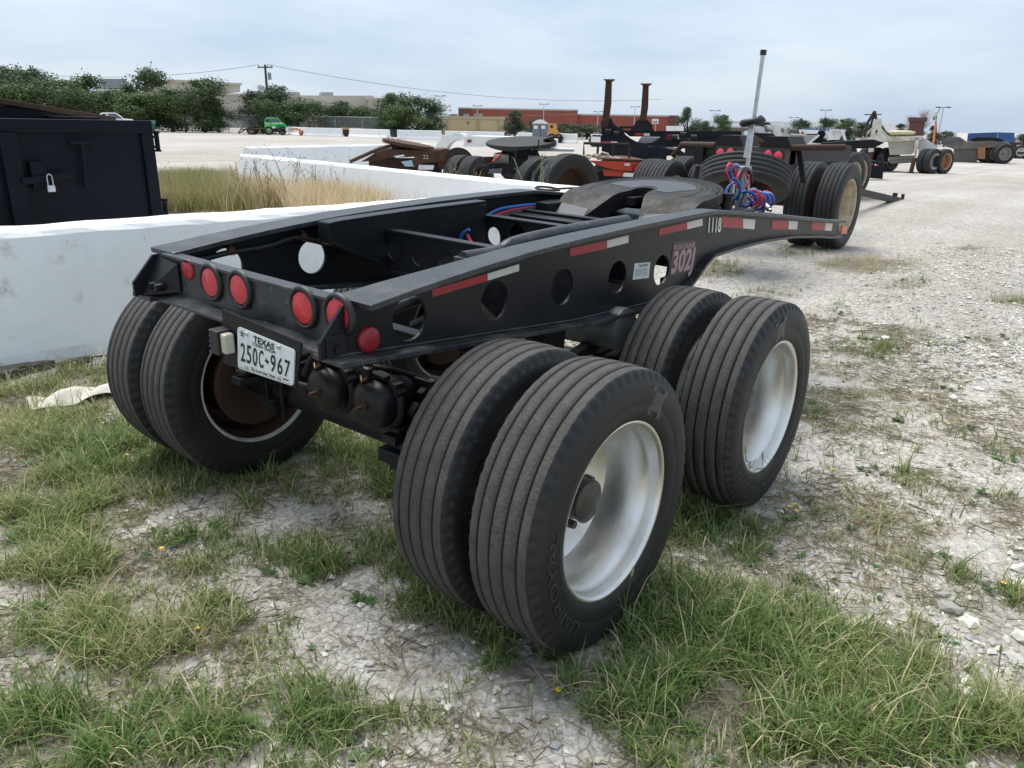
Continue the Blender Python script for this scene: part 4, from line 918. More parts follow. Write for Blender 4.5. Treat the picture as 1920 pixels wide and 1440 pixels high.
# the strip of broken asphalt its foot stands on
asph = MB()
for k in range(70):
    y = random.uniform(-3.8, 2.2); x = -3.99+.0995*(y+4.2)+.36+random.uniform(-.06, .12); r_ = random.uniform(.02, .11)*random.uniform(.5, 1.1); n = 7
    pts = [(x+r_*.7*math.cos(6.28*i/n+k)*random.uniform(.6, 1.2)-.02, y+r_*1.3*math.sin(6.28*i/n+k)*random.uniform(.6, 1.2)) for i in range(n)]
    z0 = random.uniform(.01, .05); asph.prism([pts], lambda u, v, w: Vector((u, v, w)), -.02, z0)
ao = asph.build('asphalt_rubble', mat('old_asphalt', (.10, .085, .07), .95, var=.4, vscale=20, bump=.6, bscale=40)); tag(ao, 'broken dark asphalt crumbs along the foot of the long white barrier', 'rubble', kind='stuff')
put_barrier(gp(459, 289, .86), gp(1110, 353, .86), 'white concrete barrier with tall dry grass along its foot', .60, .24, .86)
put_barrier(gp(462, 276, .86), gp(800, 269, .86), 'white concrete barrier behind the rusty brown dolly', .60, .24, .86, nseg=20)
far = [((528, 252), (575, 255), 'short far barrier between the green truck and the orange machine'), ((574, 255), (642, 256.5), 'far barrier between the orange machine and the yellow beam'), ((657, 257), (730, 260), 'far barrier between yellow beam and green gap'), ((745, 260.5), (828, 262), 'far barrier in front of the tan building left end'),
       ((835, 262.5), (945, 265), 'far barrier in front of the tan building right end'), ((972, 266), (1082, 269), 'far barrier in front of the grey portable toilet'), ((1108, 270), (1136, 271), 'far barrier end showing left of the stake trailer')]
for a, b, lb in far: put_barrier(gp(*a), gp(*b), lb, .6, .2, .84, 'white concrete barriers', True, 6, .0)

# rumpled white cloth in the grass by the left tyres
def cloth():
    c = gp(165, 742); n = 22; v = []
    for i in range(n):
        for j in range(9):
            u = i/(n-1)-.5; w = j/8-.5; x = c.x+u*.10+w*.22; y = c.y+u*.62-w*.05
            v.append((x, y, Hs(x, y)+.012+.075*abs(math.sin(7*u+2.5*w))*(1-abs(w))*(.4+fbm(np.array([u*6+9]), np.array([w*6]))[0])))
    f = [(i*9+j, i*9+j+1, (i+1)*9+j+1, (i+1)*9+j) for i in range(n-1) for j in range(8)]
    mb = MB(); mb.add(v, f, 0, True); o = mb.build('cloth_rag', mat('dirty_cloth', (.62, .58, .50), .9, var=.15, vscale=14, dirt=(.3, .24, .17), damt=.6, dscale=9)); s = o.modifiers.new('thick', 'SOLIDIFY'); s.thickness = .004; s2 = o.modifiers.new('sub', 'SUBSURF'); s2.levels = 1; s2.render_levels = 1
    tag(o, 'crumpled dirty white cloth lying in the grass below the white barrier', 'cloth')
cloth()

# ================================================================== DUMPSTER
dmp = thing('dumpster', 'black steel roll-off dumpster with padlocked door behind the white barrier', 'dumpster', (-4.35, .6, 0))
DX = -4.30       # door plane
def dq(x, y): p = onX(x, y, DX); return p
yR = onX(282, 226, DX).y; zT = onX(150, 224, DX).z
DB = mat('dumpster_black', (.004, .0068, .0115), .5, spec=.16, dirt=(.04, .04, .04), damt=.10, dscale=3, dpos=(.5, .85), bump=.1, bscale=8)
def dpart(name, mb, mt=DB, par=None, bev=.006): mb.v = [p-Vector((-4.35, .6, 0)) for p in mb.v]; return mb.build(name, mt, par or dmp, bev)
yL = yR-2.4
lean = (onX(305, 404, DX).y-onX(280, 226, DX).y)
d = MB(); d.box(DX-.02, DX-.01, yL+.1, yR-.09, .12, zT-.09); DOOR = dpart('door', d)
for nm, b in (('door_rail', (DX-.03, DX+.02, yL, yR, zT-.10, zT)), ('door_rail', (DX-.03, DX+.02, yL, yR, .10, .22)), ('door_stile', (DX-.03, DX+.02, yR-.10, yR, .22, zT-.10))):
    d = MB(); d.box(*b); dpart(nm, d, par=DOOR)
ym = dq(22, 320).y
d = MB(); d.box(DX-.03, DX+.05, ym-.06, ym+.06, .2, zT-.10); dpart('centre_post', d, par=DOOR)
d = MB(); d.box(DX-.9, DX-.05, yR-.06, yR-.01, .15, zT-.02); d.box(DX-6., DX-.9, yR-.06, yR-.01, .15, zT+.02); dpart('side_wall', d)
rail_a = dq(212, 223)
d = MB(); d.box(DX-6., DX-.06, yL-.02, yL+.02, .15, zT-.02); d.box(DX-6.0, DX-5.95, yL, yR, .15, zT+.05); d.box(DX-6, DX-.06, yL, yR, .10, .15); dpart('body', d)
d = MB(); a = dep(212, 224, 8.2); b = dep(-60, 181, 6.9); d.bar(a, b, .10, .05); dpart('sloped_top_rail', d, RUSTD); d = MB(); d.bar(a-Vector((0, 0, .17)), b-Vector((0, 0, .25)), .03, .40); dpart('sloped_side_wall', d)
for px_, py_ in ((288, 266), (300, 392)):
    d = MB(); p = dq(px_, py_); p = Vector((DX-.02, yR+.045, p.z)); d.cyl(p-Vector((0, 0, .065)), p+Vector((0, 0, .065)), .020, n=12); d.box(p.x-.01, p.x+.015, yR-.01, p.y, p.z+.03, p.z+.05); d.box(p.x-.01, p.x+.015, yR-.01, p.y, p.z-.05, p.z-.03); d.cyl(p+Vector((0, 0, .065)), p+Vector((0, 0, .085)), .028, n=8); d.cyl(p-Vector((0, 0, .08)), p-Vector((0, 0, .065)), .028, n=8); dpart('hinge', d, bev=0)
p = dq(70, 330); d = MB(); d.box(DX-.01, DX+.05, p.y-.055, p.y+.05, p.z-.09, p.z+.11); dpart('lock_box', d, par=DOOR)
a = dq(35, 340); b = dq(133, 327); d = MB(); d.bar(Vector((DX+.07, a.y, a.z)), Vector((DX+.06, b.y, b.z)), .012, .05); dpart('latch_bar', d, par=DOOR)
p = dq(84, 334); d = MB(); d.tube(smooth_path([(DX+.09, p.y-.018, p.z-.05), (DX+.09, p.y-.018, p.z+.01), (DX+.09, p.y-.010, p.z+.03), (DX+.09, p.y+.010, p.z+.03), (DX+.09, p.y+.018, p.z+.01), (DX+.09, p.y+.018, p.z-.05)]), .0045, 8); LK = dpart('padlock_shackle', d, GALV, None, 0)
d = MB(); d.box(DX+.08, DX+.10, p.y-.027, p.y+.027, p.z-.098, p.z-.048); dpart('padlock_body', d, mat('padlock_steel', (.66, .68, .72), .3, .6), LK, .005)
a = dq(150, 268); b = dq(158, 352); d = MB(); d.cyl((DX+.03, a.y-.09, a.z), (DX+.03, a.y+.10, a.z), .014, n=10); d.tube([(DX+.03, a.y, a.z), (DX+.035, b.y, b.z)], .016, 10); dpart('door_handle', d, par=DOOR, bev=0)

# ================================================================== SIMPLE WHEEL FOR OTHER TRAILERS
TYL, TPL = tyre_mesh('tyre_plain', n=72, mats=[RUB, TREADB], lug=False)
RIM_C = rim_mesh('rim_cream', CREAM, CREAM, hand=False)
RIM_O = rim_mesh('rim_orange', mat('orange_rust_paint', (.42, .17, .07), .6, dirt=(.12, .06, .03), damt=.6, dscale=9), STEELW, hand=False)
RIM_K = rim_mesh('rim_dark', RUSTD, RUSTD, hand=False)
RIM_G = rim_mesh('rim_grey', mat('grey_wheel', (.30, .29, .27), .6, dirt=(.15, .12, .1), damt=.5), mat('grey_wheel', (.3, .3, .3)), hand=False)
def duals(par, xo, y, z, k, rim_out, rim_in=None, w=.255, gap=.33):
    # dual pair whose outermost face is at |x| = xo, on the side of sign(xo)
    s = 1 if xo > 0 else -1; c = abs(xo)-w*k/2
    wheel(par, (s*c, y, z), s < 0, rim_out, tyre=TYL, k=k, rot=random.uniform(0, 3)); wheel(par, (s*(c-gap*k), y, z), s > 0, rim_in or RIM_K, tyre=TYL, k=k, rot=random.uniform(0, 3))

# ---- dark rusty dolly with four red lamps and a tilted spare (behind the jeep's nose)
zb = .20; kB = 1.12; rB = .464*kB
bd = thing('tow_dolly_trailer', 'dark rusty trailer with four red lamps, a tilted spare tyre and cream rims', 'trailer', (-1.75, 8.2, zb))
def bp(name, mb, mt, par=None, bev=.004): return mb.build(name, mt, par or bd, bev)
duals(bd, 1.20, 0, rB-.008, kB, RIM_C, None); duals(bd, -1.20, 0, rB-.008, kB, RIM_C, None)
def Lb(p): return p-Vector((-1.75, 8.2, zb))
YBk = 7.0-8.2
c0 = Lb(onY(1340, 300, 7.0)); c1 = Lb(onY(1470, 312, 7.0)); ct = Lb(onY(1345, 276, 7.0))
zl, zh = min(c0.z, c1.z)-.03, ct.z+.02
mb = MB(); mb.box(c0.x, c1.x, YBk, YBk+.12, zl, zh); TL = bp('rear_beam', mb, mat('dusty_black', (.055, .053, .050), .6, dirt=(.13, .06, .03), damt=.6, dscale=6, dpos=(.52, .72)))
for px_, py_ in ((1351.5, 287), (1370, 286.5), (1440.5, 290), (1459.5, 292.5)):
    q = Lb(onY(px_, py_, 7.0)); g = MB(); MM = Matrix.Rotation(R(-90), 3, 'Z'); g.lathe([(0, .062), (.012, .062), (.012, .052)], 24, c=(q.x, YBk, q.z), M=MM); g = bp('tail_lamp', g, HOSEK, TL, 0); l2 = MB(); l2.lathe([(.006, .053), (.014, .05), (.018, 0)], 24, c=(q.x, YBk, q.z), M=MM); bp('lens', l2, mat('red_lens_dusty', (.74, .05, .085), .4), g, 0)
for xx in (c0.x-.02, c1.x-.30):     # boxes over the rear beam
    mb = MB(); mb.prism([[(-.02, 0), (.36, .0), (.30, .12), (.08, .12)]], lambda u, v, w: Vector((xx+u, w, zh+v)), YBk-.01, YBk+.5); bp('hinge_box', mb, BLKM)
mb = MB()
for xx in (-.42, .30): mb.box(xx, xx+.12, YBk+.12, 2.4, zl+.0, zh-.02)
mb.box(-.42, .42, -.1, .1, .75, zh-.05); bp('main_frame', mb, BLKM)
for y in (0,):
    mb = MB(); mb.cyl((-1.0, y, rB), (1.0, y, rB), .06, n=14); bp('axle', mb, RUSTD)
mb = MB(); mb.prism([[(0, .42), (.3, .9), (.3, 1.1), (0, 1.1), (-.1, .8)]], lambda u, v, w: Vector((w, YBk+.3+u, v-.1)), .40, .46); mb.box(-.40, .45, YBk+.15, YBk+.35, .55, .95); bp('spare_carrier', mb, BLKM)
for (pa, pb_) in (((1482, 277), (1585, 276)), ((1345, 272), (1280, 270))):
    mb = MB(); a = Lb(onY(*pa, 7.05)); b = Lb(onY(*pb_, 7.3)); pts = [a, b]
    if pa[0] < 1400: pts = [a, b, Lb(onY(1262, 292, 7.35))]
    mb.tube(pts, .035, 10); bp('fender_arm', mb, RUSTD)
mb = MB(); a = Lb(onY(1345, 282, 7.1)); b = Lb(onY(1285, 283, 7.3)); mb.bar(a, b, .02, .12); bp('fender_bracket', mb, BLKM)
mb = MB(); a = Lb(onY(1500, 283, 7.2)); mb.prism([[(0, 0), (.06, 0), (.16, -.36), (.10, -.36)]], lambda u, v, w: Vector((a.x+u-.08, w, a.z+v)), YBk+.3, YBk+.34); bp('side_gusset', mb, BLKM)
sc = Lb(dep(1396, 338, 8.15)); spn = Vector((.14, -.42, -.90)).normalized()
sp = empty('spare_wheel', sc, 0, bd); sp.rotation_mode = 'QUATERNION'; sp.rotation_quaternion = spn.to_track_quat('X', 'Z'); sp.scale = (1.03, 1.03, 1.03); link('tyre', TYL, sp); link('rim', RIM_K, sp)
a = Lb(gph(1612, 352)); b = Lb(gph(1690, 379)); b0 = Vector((.0, 2.4, .62)); mb = MB()
tipw = gp(1698, 379, .08); tip = Lb(tipw); mb.bar(b0, tip, .12, .12); TG = bp('drawbar', mb, BLKM)
mb = MB(); mb.cyl(tip-Vector((0, .02, .04)), tip+Vector((0, .25, .0)), .06, n=12); mb.cyl(tip+(b0-tip)*.06+Vector((0, 0, .04)), tip+(b0-tip)*.06+Vector((0, 0, .16)), .035, n=10); mb.cyl(tip+(b0-tip)*.18+Vector((0, 0, .04)), tip+(b0-tip)*.18+Vector((0, 0, .14)), .05, n=10); bp('hitch_eye', mb, RUSTD, TG)
mb = MB(); q = tip+(b0-tip)*.15; mb.cyl(q-Vector((.06, 0, .10)), q+Vector((.06, 0, .02)), .06, n=12); bp('safety_chain_pouch', mb, HOSEB, TG)

# ================================================================== TRAILERS IN THE MIDDLE DISTANCE
def plane_at(px, py, d, turn=0.):
    """vertical plane through a place; turn = degrees away from facing the road of the view"""
    P = dep(px, py, d); v = Vector((P.x-CAM.x, P.y-CAM.y, 0)).normalized(); a = math.atan2(v.y, v.x)+R(turn); n = Vector((math.cos(a), math.sin(a), 0)); return P, n
class Side:
    """a thing seen from the side: points read on its near face, parts given real width behind it"""
    def __init__(s, P, n, name, label, cat, group=None):
        s.P = P; s.n = n; s.r = Vector((n.y, -n.x, 0)); s.o = Vector((P.x, P.y, Hs(P.x, P.y))); s.root = thing(name, label, cat, s.o, 0, group)
    def q(s, x, y, w=0.): return onP(x, y, s.P, s.n)+s.n*w-s.o
    def poly(s, name, pts, w0, w1, mt, par=None, holes=(), bev=0.):
        fl = []
        for lp in [pts]+list(holes):
            l2 = []
            for x, y in lp: p = s.q(x, y); l2.append((p.dot(s.r), p.z))
            fl.append(l2)
        mb = MB(); mb.prism(fl, lambda u, v, w: s.r*u+s.n*w+Vector((0, 0, v)), w0, w1); return mb.build(name, mt, par or s.root, bev)
    def bars(s, name, pts, th, mt, par=None, w=0.):
        mb = MB(); P_ = [s.q(*p, w) for p in pts]; mb.tube(P_, th, 8); return mb.build(name, mt, par or s.root)
    def wheel_at(s, x, zr, k, rim, w=0., flip=False, kind=None, turn=0.):
        # wheel whose axle runs across the thing, standing on the ground under pixel column x
        p = s.q(x, 300, w); zg = Hs((p+s.o).x, (p+s.o).y)-s.o.z; wq = empty('wheel', (p.x, p.y, zg+.464*k-.01), 0, s.root); wq.rotation_mode = 'XYZ'
        d = -s.n if not flip else s.n; wq.rotation_euler = (0, 0, math.atan2(d.y, d.x)+turn); wq.scale = (k, k, k); link('tyre', TYL, wq); link('rim', rim, wq); return wq
NAVY = mat('dark_blue_black', (.007, .0095, .016), .5, spec=.2, dirt=(.06, .05, .045), damt=.35, dscale=2.5, dpos=(.5, .8))
# black trailer with two tall stakes
P, n = plane_at(1250, 280, 15.)
st_ = Side(P, n, 'stake_trailer', 'long black trailer with two tall rusty stakes standing behind the red lamps', 'trailer')
st_.poly('bunk_panel', [(1128, 241), (1166, 241), (1172, 252), (1182, 260), (1196, 267), (1210, 269), (1224, 267), (1236, 259), (1245, 250), (1250, 250), (1250, 300), (1128, 285)], 0, .10, NAVY)
st_.poly('frame_rail', [(1168, 246), (1392, 246), (1392, 262), (1300, 264), (1290, 258), (1180, 256)], .14, .24, NAVY)
st_.poly('frame_rail', [(1168, 246), (1392, 246), (1392, 262), (1300, 264), (1290, 258), (1180, 256)], .95, 1.05, NAVY)
st_.poly('lower_frame', [(1250, 262), (1396, 262), (1396, 276), (1250, 276)], .05, .15, NAVY)
st_.poly('cradle_plate', [(1193, 268), (1202, 257), (1240, 258), (1228, 268), (1212, 271)], .12, 1.0, mat('worn_plate_grey', (.30, .30, .29), .55, var=.1))
st_.poly('wheel_skirt', [(1125, 285), (1250, 286), (1218, 274), (1240, 274), (1275, 281), (1290, 290), (1200, 296), (1190, 312), (1160, 312), (1150, 300), (1125, 296)], .02, .06, NAVY)
st_.poly('fender', [(1216, 273), (1240, 273), (1278, 280), (1275, 283), (1238, 276), (1216, 276)], .0, .55, mat('fender_grey', (.22, .23, .24), .45))
for x0, x1, yb, yt, yb2 in ((1127, 1139, 240, 150, 240), (1199, 1209, 226, 158, 226)):
    s_ = st_.poly('stake', [(x0, yb), (x0+12, yb), (x1+6, yt+42), (x1+7, yt), (x1-4, yt), (x1-7, yt+42)], .10, .24, RUSTD); st_.poly('stake_cap', [(x1-9, yt-2), (x1+13, yt-2), (x1+8, yt+2), (x1-4, yt+2)], .06, .28, RUST, s_)
st_.poly('stake_bracket', [(1126, 242), (1126, 228), (1134, 220), (1146, 222), (1150, 232), (1160, 240), (1178, 246)], .12, .22, BLKM)
st_.poly('stake_bracket', [(1180, 246), (1192, 228), (1200, 222), (1214, 224), (1222, 234), (1226, 246)], .12, .22, BLKM); st_.poly('bunk_crossbar', [(1160, 237), (1190, 237), (1190, 241), (1160, 241)], .14, .20, BLKM)
for i, (x, y, dx) in enumerate(((1190, 252, 17), (1244, 254, 18), (1130, 267, 16), (1166, 279, 17), (1275, 268, 12))):
    w_ = .13 if i < 2 else (-.004 if i != 3 else .014); st_.poly('red_reflective_tape', [(x, y-2.5), (x+dx, y-2), (x+dx, y+2.5), (x, y+2)], w_-.004, w_+.01, REDT)
    if i < 4: st_.poly('white_reflective_tape', [(x+dx, y-2), (x+dx+11, y-1.7), (x+dx+11, y+2.8), (x+dx, y+2.5)], w_-.004, w_+.01, WHT)
for x in (1150, 1215, 1290): st_.wheel_at(x, 0, 1.08, RIM_K, .25); st_.wheel_at(x, 0, 1.08, RIM_K, 1.1)
for x, y in ((1140, 247), (1155, 251), (1265, 258), (1280, 253), (1300, 258)): st_.bars('chain_box', [(x-5, y), (x+6, y+.5)], .06, BLKM, w=-.02)

# orange trailer end with three red lamps
P, n = plane_at(1170, 315, 12.2, 12)
og = Side(P, n, 'orange_trailer', 'low orange trailer end with three red lamps beside the row of tyres', 'trailer')
ORP = mat('orange_paint', (.50, .052, .020), .45, var=.2, vscale=5, dirt=(.16, .05, .02), damt=.5, dscale=5)
og.poly('side_rail', [(1104, 301), (1224, 306), (1222, 324), (1205, 322), (1150, 318), (1122, 310)], 0, .08, ORP)
og.poly('lower_rail', [(1132, 318), (1220, 325), (1219, 333), (1134, 330)], .05, .12, ORP); og.poly('bumper', [(1170, 324), (1218, 326), (1216, 333), (1168, 331)], -.02, .05, WPAINT)
og.poly('deck', [(1130, 297), (1215, 300), (1215, 303), (1130, 300)], .05, 1.6, RUST)
for x, y in ((1191.5, 314.5), (1204, 315), (1217, 315.5)):
    p = og.q(x, y, -.005); mb = MB(); mb.cyl(p, p-n*.03, .052, n=20); a_ = mb.build('lamp_ring', HOSEK, og.root); mb = MB(); mb.cyl(p-n*.005, p-n*.038, .044, n=20); mb.build('lens', REDL, a_)
og.poly('tag_plate', [(1171, 306), (1181, 306.5), (1181, 311), (1171, 310.5)], -.006, .001, WHT)
RFR = og.bars('rack_frame', [(1104, 300), (1104, 270), (1192, 272), (1192, 302)], .022, RUSTD, w=.5); og.bars('rack_post', [(1130, 300), (1132, 271)], .02, RUSTD, w=.5); og.bars('rack_post', [(1160, 302), (1161, 272)], .02, RUSTD, w=.5)
for pts in (((1100, 292), (1110, 299), (1120, 290), (1128, 300), (1140, 296), (1170, 299)), ((1122, 297), (1135, 287), (1146, 290), (1150, 299))): og.bars('strap_webbing', pts, .018, mat('strap_cream', (.55, .50, .40), .8), w=.3)
for x in (1128, 1165): og.wheel_at(x, 0, .85, RIM_K, .5)

# rusty brown dolly with fifth wheel, front facing right
P, n = plane_at(760, 290, 14.6, 0)
rb = Side(P, n, 'rusty_dolly', 'rusty brown dolly with tilted fifth wheel plate behind white barrier', 'trailer')
BRN = mat('brown_rust', (.085, .036, .018), .8, var=.35, vscale=4, dirt=(.030, .016, .010), damt=.75, dscale=3, dpos=(.45, .7))
rb.poly('side_beam', [(772, 300), (780, 292), (812, 284), (838, 278), (841, 282), (839, 318), (826, 318), (820, 304), (790, 306), (775, 316)], 0, .10, BRN)
rb.poly('deck', [(700, 288), (724, 281), (790, 282), (838, 280), (838, 286), (780, 294), (720, 298)], .1, 1.1, BRN); rb.bars('ramp_rail', [(655, 304), (700, 284), (724, 276)], .035, BRN, w=.12); rb.bars('ramp_rail', [(668, 300), (712, 280), (740, 274)], .035, BRN, w=.95); rb.poly('ramp_web', [(676, 304), (702, 288), (722, 286), (722, 300)], .12, .18, RUSTD)
fc_ = rb.q(766, 270.5, .5); mb = MB(); vv = []
for z in (-.05, .02):
    for i in range(30):
        a_, b_ = .50*math.cos(6.283*i/30), .46*math.sin(6.283*i/30); vv.append(fc_+rb.r*a_+rb.n*b_+Vector((0, 0, z-.15*a_+.04*b_)))
mb.add(vv, [tuple(range(30)), tuple(range(59, 29, -1))]+[(i, (i+1) % 30, (i+1) % 30+30, i+30) for i in range(30)]); mb.build('fifth_wheel_plate', BRN, rb.root, .012); rb.poly('plate_pedestal', [(728, 266), (780, 276), (770, 284), (735, 280)], .3, .8, RUSTD)
rb.poly('step_box', [(820, 290), (833, 287), (836, 302), (822, 303)], -.06, .02, BRN); rb.poly('paper_scrap', [(738, 293), (756, 290), (760, 293), (744, 296)], .02, .3, WPAINT); rb.poly('blue_sheet', [(752, 303), (772, 300), (776, 312), (760, 312)], -.03, -.01, mat('pale_blue_sheet', (.35, .50, .60), .4)); rb.poly('white_block', [(785, 309), (814, 310), (812, 318), (784, 318)], -.05, .1, WPAINT)
rb.poly('chassis', [(690, 300), (830, 300), (830, 335), (690, 335)], .35, .85, RUSTD)
mb = MB(); letters(mb, '22', .11, lambda u, v: rb.q(793, 298, -.006)+rb.r*u+Vector((0, 0, v)), bold=.002); mb.build('chalk_number', mat('chalk', (.4, .36, .34), .9), rb.root)
for x in (866, 890): rb.wheel_at(x, 0, 1.12, RIM_K, .1 if x < 880 else -.15, turn=R(52))
for x in (740, ): rb.wheel_at(x, 0, 1.0, RIM_K, .5)

# white fender and body of a far white trailer
P, n = plane_at(930, 262, 22., -8)
wf = Side(P, n, 'white_trailer', 'white trailer side with curved fender and oval red marker behind the rusty dolly', 'trailer')
arc = [(815+46*(1-math.cos(t)), 283-33*math.sin(t)) for t in [math.pi*.5*i/8 for i in range(9)]]
inn2 = [(836+32*(1-math.cos(t)), 285-25*math.sin(t)) for t in [math.pi*.5*i/8 for i in range(9)]]
wf.poly('fender', arc+[(869, 252)]+list(reversed(inn2)), 0, .6, WPAINT); wf.poly('body_panel', [(871, 258), (868, 275), (1040, 277), (1040, 262), (955, 257), (880, 255)], .02, 1.6, WPAINT)
wf.poly('oval_marker', [(876+4.5*math.cos(t)+4, 264.5+3.2*math.sin(t)) for t in [6.283*i/16 for i in range(16)]], -.02, .03, mat('marker_brown', (.22, .05, .03), .4)); wf.wheel_at(855, 0, 1.0, RIM_K, .35); wf.wheel_at(960, 0, 1.0, RIM_K, .5)

# grey dolly with a big fifth wheel plate and tyres either side
P, n = plane_at(980, 300, 12.4, 0)
gd_ = Side(P, n, 'grey_dolly', 'weathered grey dolly with large fifth wheel plate raised over it', 'trailer')
GPL = mat('weathered_plate', (.030, .030, .028), .6, var=.3, vscale=8, dirt=(.10, .095, .075), damt=.5, dscale=6, spec=.3)
fwc = gd_.q(977, 268, .45); tp_ = []
mb = MB(); Mf = Matrix.Rotation(R(-5), 3, 'Y'); N = 30
poly = [(.47*math.cos(6.283*i/N), .45*math.sin(6.283*i/N)) for i in range(N)]
vv = []
for z in (-.045, .02):
    for (a, b) in poly: vv.append(fwc+gd_.r*(a*1.25)+gd_.n*(b)+Vector((0, 0, z+.05*a+.16*b+.02*math.sin(9*a)*(z < 0))))
mb.add(vv, [tuple(range(N)), tuple(range(2*N-1, N-1, -1))]+[(i, (i+1) % N, (i+1) % N+N, i+N) for i in range(N)]); mb.build('fifth_wheel_plate', GPL, gd_.root, .01)
gd_.poly('plate_ramp', [(1020, 262), (1036, 256), (1042, 263), (1040, 268), (1028, 262)], .3, .7, GPL); gd_.poly('pedestal', [(950, 278), (1000, 275), (990, 292), (962, 292)], .2, .7, BLKM)
gd_.poly('side_frame', [(940, 284), (1008, 283), (1012, 300), (935, 300)], .25, .95, BLKM); gd_.poly('spring_pack', [(925, 290), (950, 286), (955, 318), (920, 318)], .3, .8, RUSTD); gd_.poly('frame_end', [(905, 312), (945, 298), (1000, 300), (1012, 330), (905, 322)], .1, .9, BLKM); gd_.poly('grey_box', [(918, 318), (942, 315), (940, 325), (915, 325)], -.05, .1, mat('panel_grey', (.10, .11, .11), .6)); gd_.poly('cross_beam', [(905, 296), (1010, 296), (1010, 312), (905, 312)], .4, .55, RUSTD)
mb = MB(); p = gd_.q(925, 298, .1); mb.cyl(p, p+gd_.r*.25, .075, n=14); p = gd_.q(990, 302, .1); mb.cyl(p, p+gd_.r*.3, .085, n=14); mb.build('brake_chamber', mat('chamber_grey', (.16, .15, .13), .7), gd_.root)
gd_.bars('warning_flag', [(924, 303), (940, 289)], .02, mat('flag_red', (.5, .06, .05), .6)); gd_.bars('deck_tube', [(1000, 282), (1080, 283)], .03, WPAINT, w=.5)
gd_.bars('hose', [(968, 280), (966, 300), (975, 318)], .012, HOSEK, w=-.1); gd_.bars('hose', [(1010, 262), (1008, 285), (1018, 310)], .012, HOSEK, w=-.1)
for x in (1018, 1038): gd_.wheel_at(x, 0, 1.14, RIM_K, -.25, turn=R(35))
gd_.wheel_at(1064, 0, 1.16, RIM_K, -.55, turn=R(35))
for x in (880, 905): pass

# two used tyres standing between the orange and the dark trailer
for x, d, lb in ((1226, 10.6, 'worn tyre on rim standing beside the orange trailer lamps'), (1252, 10.0, 'worn tyre on rim standing beside the dark rusty trailer')):
    P = dep(x, 330, d); g_ = thing('truck_wheel', lb, 'wheel', (P.x, P.y, Hs(P.x, P.y)), 0, 'loose truck wheels'); k = 1.1
    for nm, me in (('tyre', TYL), ('rim', RIM_W)): o = link(nm, me, g_); o.location = (0, 0, .464*k-.01); o.scale = (k, k, k); o.rotation_euler.z = R(4)
# ---- trailers further along the yard on the right
def gmat(nm, c): return mat(nm, c, .55, dirt=(.10, .07, .05), damt=.5, dscale=3)
P, n = plane_at(1560, 300, 16.5, 0)
dt = Side(P, n, 'lowbed_trailer', 'dark low trailer with cream rims, red lamp and scooped grey plate', 'trailer')
dt.poly('scoop_plate', [(1481, 253), (1536, 254), (1534, 258), (1511, 274), (1505, 270)], 0, .5, mat('scoop_grey', (.32, .33, .33), .5, var=.1)); dt.poly('scoop_edge', [(1534, 252), (1537, 254), (1513, 275), (1508, 274)], -.04, .02, WPAINT)
dt.poly('scoop_edge', [(1483, 251), (1512, 252), (1512, 254), (1483, 253)], -.03, .0, WPAINT)
dt.poly('deck_beam', [(1495, 280), (1575, 284), (1575, 288), (1495, 284)], -.1, .1, WPAINT); dt.poly('rear_panel', [(1500, 286), (1560, 290), (1560, 330), (1500, 330)], .1, .2, NAVY); dt.poly('frame', [(1540, 268), (1640, 262), (1660, 268), (1640, 278), (1540, 282)], .3, .9, BLKM)
p = dt.q(1543, 297, .08); mb = MB(); mb.cyl(p, p-dt.n*.03, .052, n=18); mb.build('tail_lamp', REDL, dt.root)
for x, w in ((1575, .25), (1596, -.1)): dt.wheel_at(x, 0, 1.05, RIM_C, w, turn=R(62))
dt.wheel_at(1612, 0, 1.05, RIM_C, 1.2, turn=R(62)); dt.wheel_at(1590, 0, 1.05, RIM_C, 1.6, turn=R(62))
P, n = plane_at(1640, 320, 25., 0)
mf = Side(P, n, 'step_box', 'black steel step box with red and white tape standing on the gravel', 'box')
mf.poly('front_panel', [(1621, 300), (1652, 305), (1657, 310), (1655, 336), (1621, 333)], 0, .6, NAVY); mf.poly('shelf', [(1616, 298), (1665, 306), (1665, 308), (1616, 301)], -.05, .4, BLKM)
mf.poly('white_reflective_tape', [(1625, 304), (1631, 305), (1631, 308), (1625, 307)], -.01, .001, WHT); mf.poly('red_reflective_tape', [(1631, 305), (1637, 306), (1637, 310), (1631, 308)], -.01, .001, REDT); mf.poly('white_reflective_tape', [(1640, 307), (1643, 307.5), (1643, 311), (1640, 310)], -.01, .001, WHT); mf.poly('red_reflective_tape', [(1643, 307.5), (1648, 308), (1648, 311), (1643, 311)], -.01, .001, REDT); mf.bars('hoop', [(1644, 305), (1648, 292), (1653, 290), (1655, 306)], .04, BLKM)
